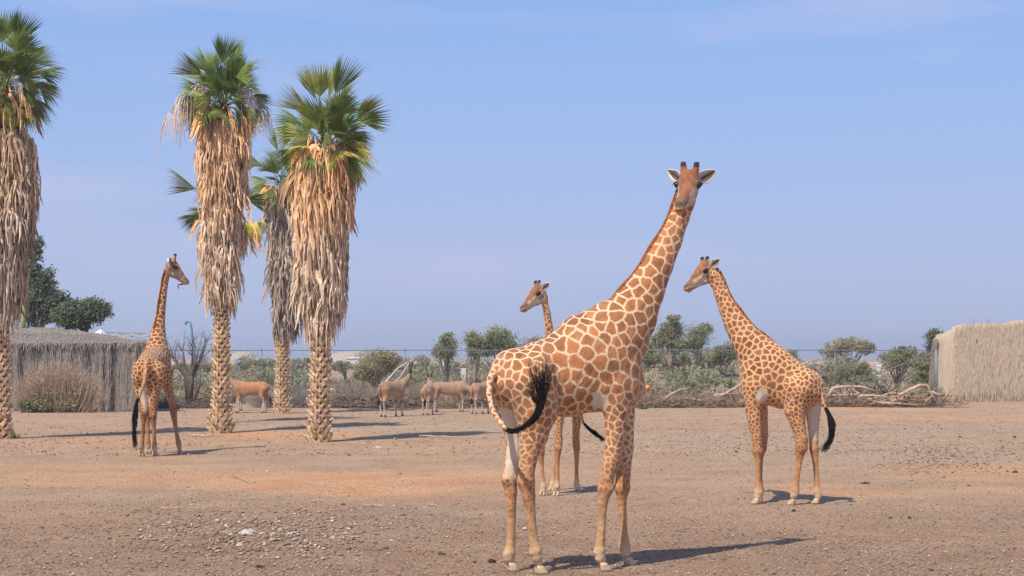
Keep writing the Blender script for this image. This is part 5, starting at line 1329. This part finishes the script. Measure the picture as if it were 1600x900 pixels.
# left wall: grey hanging reed screen in front of an earth bank
YL = 77.0; xl0 = PX(-420, YL); xl1 = PX(243, YL)
gL = empty('reed_wall', ((xl0 + xl1) / 2, YL + .5, 0), 'weathered grey reed wall behind the left palm and the dry bush', 'wall')
def ltop(x): return PZ(538, YL) + .04 * np.sin(x * 2.2) + .03 * np.sin(x * 5.3) + .10 * ss(PX(160, YL), PX(240, YL), x)
def lwall():
    xs = np.arange(xl0, xl1 + .01, .06); rows = 12; V = []
    fold = .20 * np.sin(xs * 3.3 + 1.6 * np.sin(xs * 1.3)) + .08 * np.sin(xs * 13 + 2 * np.sin(xs * 2.9))
    for x, f in zip(xs, fold):
        for j in range(rows):
            u = j / (rows - 1); V.append((x, YL + f * (1 - .35 * u) + .25 * u + (.15 if j == rows - 1 else 0), ltop(x) * u - (.1 if j == 0 else 0)))
    n = len(xs); I = np.arange(n * rows).reshape(n, rows)
    Q = np.stack([I[:-1, :-1], I[1:, :-1], I[1:, 1:], I[:-1, 1:]], -1).reshape(-1, 4)
    wmesh('reed_face', V, Q, gL, M_greyreed)
    def fn(r, n):
        x = r.uniform(xl0, xl1 - .05, n); z = ltop(x) * (1 - .97 * r.random(n) ** 1.6) + .08
        f = .20 * np.sin(x * 3.3 + 1.6 * np.sin(x * 1.3)) + .08 * np.sin(x * 13 + 2 * np.sin(x * 2.9))
        return np.stack([x, YL + .22 * z / 3 - .02 + f * (1 - .35 * z / 3), z], 1), np.tile(np.array((0, -1.0, 0)), (n, 1))
    V, Q = strands(14000, fn, .008, .022, .3, 1.0, 72)
    o = wmesh('hanging_reeds', V, Q, gL, M_greyreed, False); o['kind'] = 'stuff'
lwall()
def bank():
    xs = np.linspace(xl0, xl1 - .1, 120); ys = np.concatenate([np.linspace(YL + .38, YL + 8, 26), np.linspace(YL + 9, YL + 22, 14)]); V = []
    for y in ys:
        d = y - YL
        for x in xs:
            pxx = CX + x / y * F
            top = 3.20 + (.85 - .62 * float(ss(70, 235, pxx))) * float(ss(0, 5.5, d)) - 4.5 * float(ss(9, 22, d))
            top = top - 3.6 * float(ss(228, 246, pxx)) * (1 if d > .5 else 0)
            V.append((x, y, top + .05 * float(smooth_noise(x, y, 1.3, 61)) + .03 * float(smooth_noise(x, y, 4.3, 62)) - (.12 if d < .3 else 0)))
    a, c = len(ys), len(xs); I = np.arange(a * c).reshape(a, c)
    Q = np.stack([I[:-1, :-1], I[:-1, 1:], I[1:, 1:], I[1:, :-1]], -1).reshape(-1, 4)
    m = mat_two('bank_earth', (.15, .125, .10), (.30, .25, .205), 7, .95, .1, bs=.8, bd=.06)
    link('earth_bank', mesh('earth_bank', V, Q), None, None, m)['kind'] = 'structure'
bank()
# dry reed bush in front of the left wall
def drybush():
    r = random.Random(5); Y = 74.5; g = empty('dry_bush', (PX(90, Y), Y, float(gh(PX(90, Y), Y))), 'large dry brown bush with green foot against the grey reed wall', 'bush')
    b = MB()
    for i in range(1500):
        x = r.gauss(0, .95); x = max(-2.1, min(2.1, x)); hh = (2.35 - .32 * x * x * .6) * r.uniform(.45, 1.02); y = r.uniform(-.7, .7)
        s = Vector((x * .75, y * .6, 0)); e = Vector((x * 1.05 + r.gauss(0, .22), y + r.gauss(0, .15), max(.3, hh)))
        m = s.lerp(e, .5) + Vector((r.gauss(0, .07), 0, 0)); b.tube([s, m, e], [.012, .010, .004], 3, False)
        if r.random() < .6:
            q = m.lerp(e, .5); b.tube([q, q + Vector((r.gauss(0, .22), r.gauss(0, .1), r.uniform(.1, .35)))], [.008, .003], 3, False)
    link('stems', b.data('stems', mat_two('dry_stems', (.42, .31, .22), (.62, .48, .36), 5, .9, .1, bs=0)), g)
    rr = np.random.default_rng(9)
    V, Q, _ = leaves([(0, 0, 1.2, 1.75, .6, 1.0)], 7000, .045, rr, .2, 12); link('dry_leaves', mesh('dry_leaves', V, Q, False), g, None, mat_leaf('straw_leaf', (.40, .30, .22), (.56, .44, .32), 2, .2))
    V, Q, _ = leaves([(-.3, -.35, .42, 1.5, .5, .36), (-1.0, -.3, .45, .6, .4, .35)], 3600, .07, rr, .22, 16); link('green_foot', mesh('green_foot', V, Q, False), g, None, M_lv['green'])
drybush()
def bankreeds():
    r = np.random.default_rng(77); n = 9000; x = r.uniform(xl0, xl1 - .3, n); d = 3.6 * r.random(n) ** 1.3; y = YL + .1 + d
    pxx = CX + x / y * F; top = 3.20 + (.85 - .62 * ss(70, 235, pxx)) * ss(0, 5.5, d) + .07; top = top - 3.6 * ss(228, 246, pxx) * (d > .5)
    L_ = r.uniform(.15, .45, n); w_ = r.uniform(.010, .022, n); sx = r.normal(0, .12, n)
    p0 = np.stack([x, y, top], 1); y1 = y - L_; d1 = np.maximum(y1 - YL, 0); over = np.maximum(YL + .02 - y1, 0)
    t1 = 3.20 + (.85 - .62 * ss(70, 235, pxx)) * ss(0, 5.5, d1) + .05 - over * 1.1; t1 = t1 - 3.6 * ss(228, 246, pxx) * (d > .5)
    p1 = np.stack([x + sx * L_, np.maximum(y1, YL - .12), t1], 1); s_ = np.stack([w_, 0 * w_, 0 * w_], 1)
    V = np.stack([p0 - s_, p0 + s_, p1 + s_ * .5, p1 - s_ * .5], 1).reshape(-1, 3)
    o = wmesh('roof_reeds', V, np.arange(n * 4).reshape(n, 4), gL, M_greyreed, False); o['kind'] = 'stuff'
bankreeds()

# post with green-yellow bamboo clump, tent and shade net on the bank
def onbank(px, py, Y): return P(px, py, Y)
b = MB(); b.tube([P(37, 522, 82), P(36, 500, 82), P(37, 462, 82)], [.16, .13, .10], 8)
tag(b.out('yellow_trunk', mat_two('yellow_green_bark', (.28, .27, .10), (.40, .36, .16), 5, .8, .2, bs=.2)), 'smooth yellow-green trunk standing on the bank beside the left palm', 'tree trunk')
M_white = mat_two('white_canvas', (.52, .53, .55), (.64, .64, .65), 3, .7, .2, bs=0)
b = MB(); c = P(157, 524, 92); b.add([c + Vector(q) for q in ((-.5, -.4, -.5), (.5, -.4, -.5), (.5, .4, -.5), (-.5, .4, -.5), (-.5, -.4, 0), (.5, -.4, 0), (.5, .4, 0), (-.5, .4, 0), (0, 0, .35))], [(0, 1, 5, 4), (1, 2, 6, 5), (2, 3, 7, 6), (3, 0, 4, 7), (4, 5, 8), (5, 6, 8), (6, 7, 8), (7, 4, 8)])
tag(b.out('tent', M_white, None, False), 'small white tent top beside the low dark tree', 'tent')
gs = empty('shade_net', P(205, 530, 84), 'thin grey shade net stretched behind the reed wall', 'net')
b = MB()
for k in range(6): b.tube([P(165 + k * 14, 520 + (k % 2) * 6, 84), P(165 + (k + 1) * 14, 520 + ((k + 1) % 2) * 6, 84)], .02, 4)
b.tube([P(160, 519, 84), P(245, 522, 84)], .02, 4); b.tube([P(160, 519, 84), P(160, 540, 84)], .03, 5); b.tube([P(245, 522, 84), P(245, 540, 84)], .03, 5)
b.out('cables', M_metal, gs)
V = []; n = 24
for i in range(n + 1):
    px = 162 + 82 * i / n; V += [tuple(P(px, 521 + 2 * math.sin(i * .8), 84)), tuple(P(px, 527 + 2.5 * math.sin(i * .8 + 1), 83.5))]
wmesh('net_cloth', V, [(2 * i, 2 * i + 2, 2 * i + 3, 2 * i + 1) for i in range(n)], gs, mat_two('grey_net', (.22, .23, .27), (.32, .33, .36), 9, .9, .1, bs=0)).modifiers.new('t', 'SOLIDIFY').thickness = .01
# cyan bent lamp post, far signs
M_blue = mat_two('light_blue_paint', (.10, .22, .36), (.14, .28, .42), 3, .5, .4, bs=0)
b = MB(); b.tube([P(306, 600, 120), P(303, 545, 120), P(299, 512, 120), P(297, 503, 120), P(294, 502, 120), P(291, 504, 120)], [.12, .10, .08, .07, .07, .06], 8); b.tube([P(292, 504, 119.9), P(289, 505, 119.9)], [.10, .14], 8)
tag(b.out('lamp_post', M_blue), 'light blue curved pole rising behind the dead tree', 'pole')
g = empty('blue_sign', P(374, 600, 140), 'small light blue sign board right of the second palm trunk', 'sign')
b = MB(); b.box(P(374, 566, 140), (.17, .03, .17)); b.out('board', M_blue, g); b = MB(); b.tube([P(374, 600, 140.05), P(374, 568, 140.05)], .03, 6); b.out('pole', M_metal, g)
for px, py, Y, w_, h_, lab in ((696, 560, 150, .5, .14, 'low white hut roof behind the slim green tree'), (724, 577, 108, .17, .12, 'small white box on the slope below the small green tree'), (555, 560, 300, 1.6, .5, 'long pale building far away right of the bulkiest palm'), (1373, 572, 130, .2, .3, 'small white tank beyond the fence at right')):
    b = MB(); c = P(px, py, Y); zg = float(gh(c.x, c.y)); b.box((c.x, c.y, (c.z + zg) / 2), (w_, w_ * .6, (c.z - zg) / 2)); b.add([c + Vector(q) for q in ((-w_ * 1.1, -w_ * .7, 0), (w_ * 1.1, -w_ * .7, 0), (w_ * 1.1, w_ * .7, 0), (-w_ * 1.1, w_ * .7, 0), (-w_ * .8, 0, h_ * .4), (w_ * .8, 0, h_ * .4))], [(0, 1, 5, 4), (2, 3, 4, 5), (1, 2, 5), (3, 0, 4), (3, 2, 1, 0)])
    tag(b.out('white_hut', M_white, None, False), lab, 'hut')
b = MB(); c = P(1012, 607, 84); b.tube([c + Vector((0, 0, -.15)), c + Vector((0, 0, -.1)), c + Vector((0, 0, .05)), c + Vector((0, 0, .15)), c + Vector((0, 0, .17))], [.03, .10, .13, .12, .02], 10)
tag(b.out('orange_ball', mat_two('orange_plastic', (.75, .28, .03), (.85, .35, .05), 2, .5, .4, bs=0)), 'orange ball hanging on the fence beside the foreground giraffe chest', 'ball')

# ------------------------------------------------------------------ dead trees, logs and brushwood
M_dead = mat_two('dead_grey_wood', (.11, .085, .07), (.24, .19, .16), 8, .95, .1, stretch=(1, 1, 3), bs=.6)
M_bleach = mat_two('bleached_driftwood', (.34, .24, .165), (.54, .40, .29), 5, .9, .1, bs=.5)
M_brown = mat_two('brown_driftwood', (.20, .14, .10), (.38, .28, .20), 5, .9, .1, bs=.5)
M_whitewood = mat_two('whitened_wood', (.42, .38, .34), (.60, .55, .50), 5, .9, .1, bs=.4)
def branch_into(b, p, d, ln, rad, r, depth=2, wob=.25, sides=6, grav=0.0):
    pts = [p.copy()]; q = p.copy(); dd = d.normalized(); n = 6
    for k in range(n):
        dd = (dd + Vector((r.uniform(-1, 1), r.uniform(-1, 1), r.uniform(-1, 1))) * wob + Vector((0, 0, -grav))).normalized()
        q = q + dd * ln / n
        if q.z < float(gh(q.x, q.y)) + rad * .6: q.z = float(gh(q.x, q.y)) + rad * .6; dd.z = abs(dd.z) * .3
        pts.append(q.copy())
    b.tube(pts, [rad * (1 - .75 * k / n) for k in range(n + 1)], sides)
    if depth > 0:
        for c in range(r.randint(1, 3)):
            k = r.randint(2, n - 1); nd = (dd + Vector((r.uniform(-1, 1), r.uniform(-.6, .6), r.uniform(-.3, 1))) * .9).normalized()
            branch_into(b, pts[k], nd, ln * r.uniform(.35, .6), rad * (1 - .75 * k / n) * .7, r, depth - 1, wob, max(4, sides - 1), grav)
# dead tree at left
r = random.Random(3); Yd = 83; g0 = P(296, 560, Yd); bx = g0.x; b = MB()
base = Vector((bx, Yd, -.05))
for px, py, rad in ((272, 560, .10), (285, 545, .09), (310, 545, .10), (322, 528, .08), (300, 530, .07), (262, 548, .06), (318, 552, .06)):
    fork = P(296 + (px - 296) * .15, 588, Yd); e = P(px, py, Yd + r.uniform(-.4, .4)); m = fork.lerp(e, .5) + Vector((r.uniform(-.1, .1), 0, -.12))
    b.tube([base, fork, m, e], [.17, .12, rad * .8, rad * .3], 7)
    for k in range(9): branch_into(b, m.lerp(e, r.random()), (e - m).normalized() + Vector((r.uniform(-1, 1), r.uniform(-.5, .5), r.uniform(-.2, .8))), r.uniform(.5, 1.1), .022, r, 2, .3, 4)
b.tube([base + Vector((.1, 0, 0)), P(312, 600, Yd), P(313, 575, Yd)], [.08, .07, .03], 6)
tag(b.out('dead_tree', M_dead), 'leafless dark dead tree beyond the left giraffe', 'dead tree')
def logpile(n, x0, x1, y0, y1, zmax, mat, lab, grp, lmin, lmax, rmin, rmax, seed, flat=.35, wob=.22, name='driftwood_branch', dirs=None):
    r = random.Random(seed)
    for i in range(n):
        px = r.uniform(x0, x1); Y = r.uniform(y0, y1); x = PX(px, Y); z = float(gh(x, Y)); b = MB()
        rad = r.uniform(rmin, rmax); a = r.choice((0, math.pi)) + r.uniform(-.5, .5)
        d = Vector((math.cos(a), math.sin(a) * .6, r.uniform(0, flat))); p = Vector((x, Y, z + rad + r.random() ** 1.5 * zmax))
        branch_into(b, p, d, r.uniform(lmin, lmax), rad, r, 2, wob, 7, .06)
        tag(b.out(name, mat), ('thick ' if rad > (rmin + rmax) / 2 else 'thin ') + lab + (', raised' if p.z - z > rad + zmax * .35 else ', low') + (', far left', ', left', ', middle', ', right', ', far right')[min(4, int(5 * (px - x0) / (x1 - x0)))], 'branch', grp)
logpile(24, 1300, 1450, 82.4, 84.2, .35, M_brown, 'brown branch in the driftwood before the straw wall', 'brown branches before the straw wall', 1.2, 2.6, .04, .09, 111, .3, .28)
logpile(26, 1300, 1440, 82.2, 83.5, .5, M_bleach, 'bleached branch in the driftwood before the straw wall', 'bleached driftwood before the straw wall', 1.6, 3.2, .05, .10, 101, .35, .28)
logpile(20, 1010, 1150, 82, 84, .35, M_brown, 'brown branch in the brushwood between the giraffes', 'brushwood between the giraffes', 1.2, 2.6, .04, .08, 102)
logpile(8, 1020, 1120, 82, 83.5, .35, M_bleach, 'pale branch in the brushwood between the giraffes', 'pale branches between the giraffes', 1.2, 2.4, .04, .07, 103)
logpile(22, 560, 860, 82, 84, .35, M_brown, 'dark brown branch lying behind the elands', 'branches behind the elands', 1.2, 2.8, .04, .10, 104)
logpile(8, 620, 860, 82, 84, .4, M_whitewood, 'pale grey branch lying behind the elands', 'pale branches behind the elands', 1.2, 2.8, .03, .06, 105)
logpile(12, 262, 335, 82, 83.5, .3, M_dead, 'dark dead branch heaped under the dead tree', 'branches under the dead tree', 1.0, 2.2, .04, .10, 106)
logpile(8, 440, 560, 82, 84, .3, M_dead, 'dark dead branch between the palm trunks', 'branches between the palms', 1.0, 2.2, .03, .07, 107)
# big individual pieces
def curve_log(pts, rad, mat, lab, name='log', taper=.5):
    b = MB(); n = len(pts); b.tube([P(*p) for p in pts], [rad * (1 - (1 - taper) * i / (n - 1)) for i in range(n)], 9); tag(b.out(name, mat), lab, 'log', 'big logs along the fence')
curve_log([(1150, 633, 82.2), (1165, 626, 82.2), (1180, 624, 82.3), (1200, 628, 82.4), (1225, 632, 82.5)], .22, M_brown, 'thickest dark log lying behind the right-hand giraffe legs')
curve_log([(1115, 620, 82.5), (1135, 616, 82.5), (1150, 606, 82.6), (1158, 600, 82.6)], .13, M_bleach, 'pale slanting log left of the right-hand giraffe chest')
curve_log([(1030, 632, 82.0), (1045, 618, 82.0), (1062, 609, 82.1), (1080, 606, 82.1)], .07, M_bleach, 'long pale pole leaning on the brushwood near the foreground giraffe')
curve_log([(1294, 620, 82.0), (1302, 606, 82.1), (1320, 604, 82.1), (1345, 604, 82.1), (1370, 612, 82.2)], .10, M_bleach, 'arching bleached limb at the left end of the driftwood heap')
curve_log([(1405, 618, 81.8), (1420, 610, 81.8), (1437, 602, 81.9), (1448, 602, 81.9), (1457, 618, 82), (1446, 628, 82)], .11, M_bleach, 'hooped bleached limb in the driftwood heap')
curve_log([(1472, 628, 82.5), (1480, 616, 82.5), (1478, 604, 82.5)], .08, M_bleach, 'upturned bleached limb at the foot of the straw wall')
curve_log([(1452, 612, 82), (1465, 616, 82), (1476, 616, 82.2)], .09, M_bleach, 'short bleached limb crossing at the right end of the driftwood heap')
curve_log([(562, 622, 82), (575, 624, 82), (590, 620, 82), (598, 606, 82)], .11, M_dead, 'dark bent log left of the biggest eland')
curve_log([(560, 636, 82), (580, 635, 82), (605, 637, 82)], .17, M_dead, 'thick dark log on the ground left of the biggest eland')
curve_log([(588, 618, 81.7), (600, 600, 82), (622, 575, 82.3), (646, 562, 82.6)], .06, M_whitewood, 'long whitened pole leaning up behind the biggest eland')
curve_log([(600, 610, 83), (625, 590, 83), (640, 566, 83)], .05, M_whitewood, 'thin whitened pole beside the longer one behind the biggest eland')
curve_log([(640, 628, 82), (650, 632, 82), (645, 615, 82)], .12, M_dead, 'dark stump between the first and second elands')
curve_log([(815, 636, 82.5), (840, 630, 82.6), (870, 634, 82.6)], .14, M_dead, 'dark log behind the foreground giraffe hind legs')
curve_log([(762, 630, 82.3), (745, 622, 82.3), (728, 632, 82.3)], .09, M_dead, 'dark curved limb behind the right elands')
# fine twigs filling the heaps (uncountable)
def twigs(name, lab, n, x0, x1, y0, y1, zt, mat, seed, ln=(.3, .9)):
    r = np.random.default_rng(seed); px = r.uniform(x0, x1, n); Y = r.uniform(y0, y1, n); x = PX(px, Y); hm = zt * (.55 + .45 * smooth_noise(x, Y * 0, 1.3, seed))
    z = gh(x, Y) + r.random(n) ** 1.3 * np.maximum(hm, .08); a = r.uniform(0, 6.28, n); el = r.normal(0.1, .5, n); L_ = r.uniform(ln[0], ln[1], n)
    d = np.stack([np.cos(a) * np.cos(el), np.sin(a) * np.cos(el) * .6, np.sin(el)], 1) * L_[:, None]; p = np.stack([x, Y, z], 1); w_ = r.uniform(.006, .02, n)[:, None]
    u = np.array((0, 0, 1.0)) * w_; v = np.cross(d, np.array((0, 0, 1.0))); v /= np.maximum(np.linalg.norm(v, axis=1), 1e-6)[:, None]; v = v * w_
    V = np.stack([p + u, p - u * .5 + v, p - u * .5 - v, p + d + u * .4, p + d - u * .2 + v * .4, p + d - u * .2 - v * .4], 1)
    V[..., 2] = np.maximum(V[..., 2], gh(V[..., 0], V[..., 1]) + .005)
    f = np.array([(0, 1, 4, 3), (1, 2, 5, 4), (2, 0, 3, 5)]); Q = (f[None] + (np.arange(n) * 6)[:, None, None]).reshape(-1, 4)
    tag(link(name, mesh(name, V.reshape(-1, 3), Q, False), None, None, mat), lab, 'twigs', kind='stuff')
twigs('fine_twigs', 'fine dry twigs filling the grey brush behind the elands', 9000, 520, 880, 81.8, 87.5, 1.5, M_brown, 201)
twigs('fine_twigs', 'fine grey twigs between the palm trunks', 5500, 395, 570, 81.8, 88, 1.7, mat_two('grey_twigs', (.17, .145, .13), (.32, .27, .24), 3, .95, .1, bs=0), 202)
twigs('fine_twigs', 'fine dark twigs under the dead tree', 1300, 255, 345, 81.5, 84.5, .7, M_dead, 203)
twigs('fine_twigs', 'fine brown twigs of the brushwood between the two big giraffes', 3200, 985, 1165, 81.5, 84.5, .9, M_brown, 204)
twigs('fine_twigs', 'fine brown twigs of the driftwood heap before the straw wall', 3200, 1285, 1470, 82, 84.6, .6, M_brown, 205)

# ------------------------------------------------------------------ air
b = MB(); b.box((0, 1300, 13), (3400, 1400, 15))
hzm = bpy.data.materials.new('desert_haze'); hzm.use_nodes = True; t = hzm.node_tree; t.nodes.clear()
o_ = t.nodes.new('ShaderNodeOutputMaterial'); v_ = t.nodes.new('ShaderNodeVolumePrincipled'); v_.inputs['Density'].default_value = .0005
v_.inputs['Color'].default_value = (.80, .86, .97, 1); v_.inputs['Anisotropy'].default_value = .2; t.links.new(v_.outputs[0], o_.inputs['Volume'])
hb_ = b.out('haze', hzm); tag(hb_, 'thin pale dust haze in the air over the enclosure', 'haze', kind='stuff')
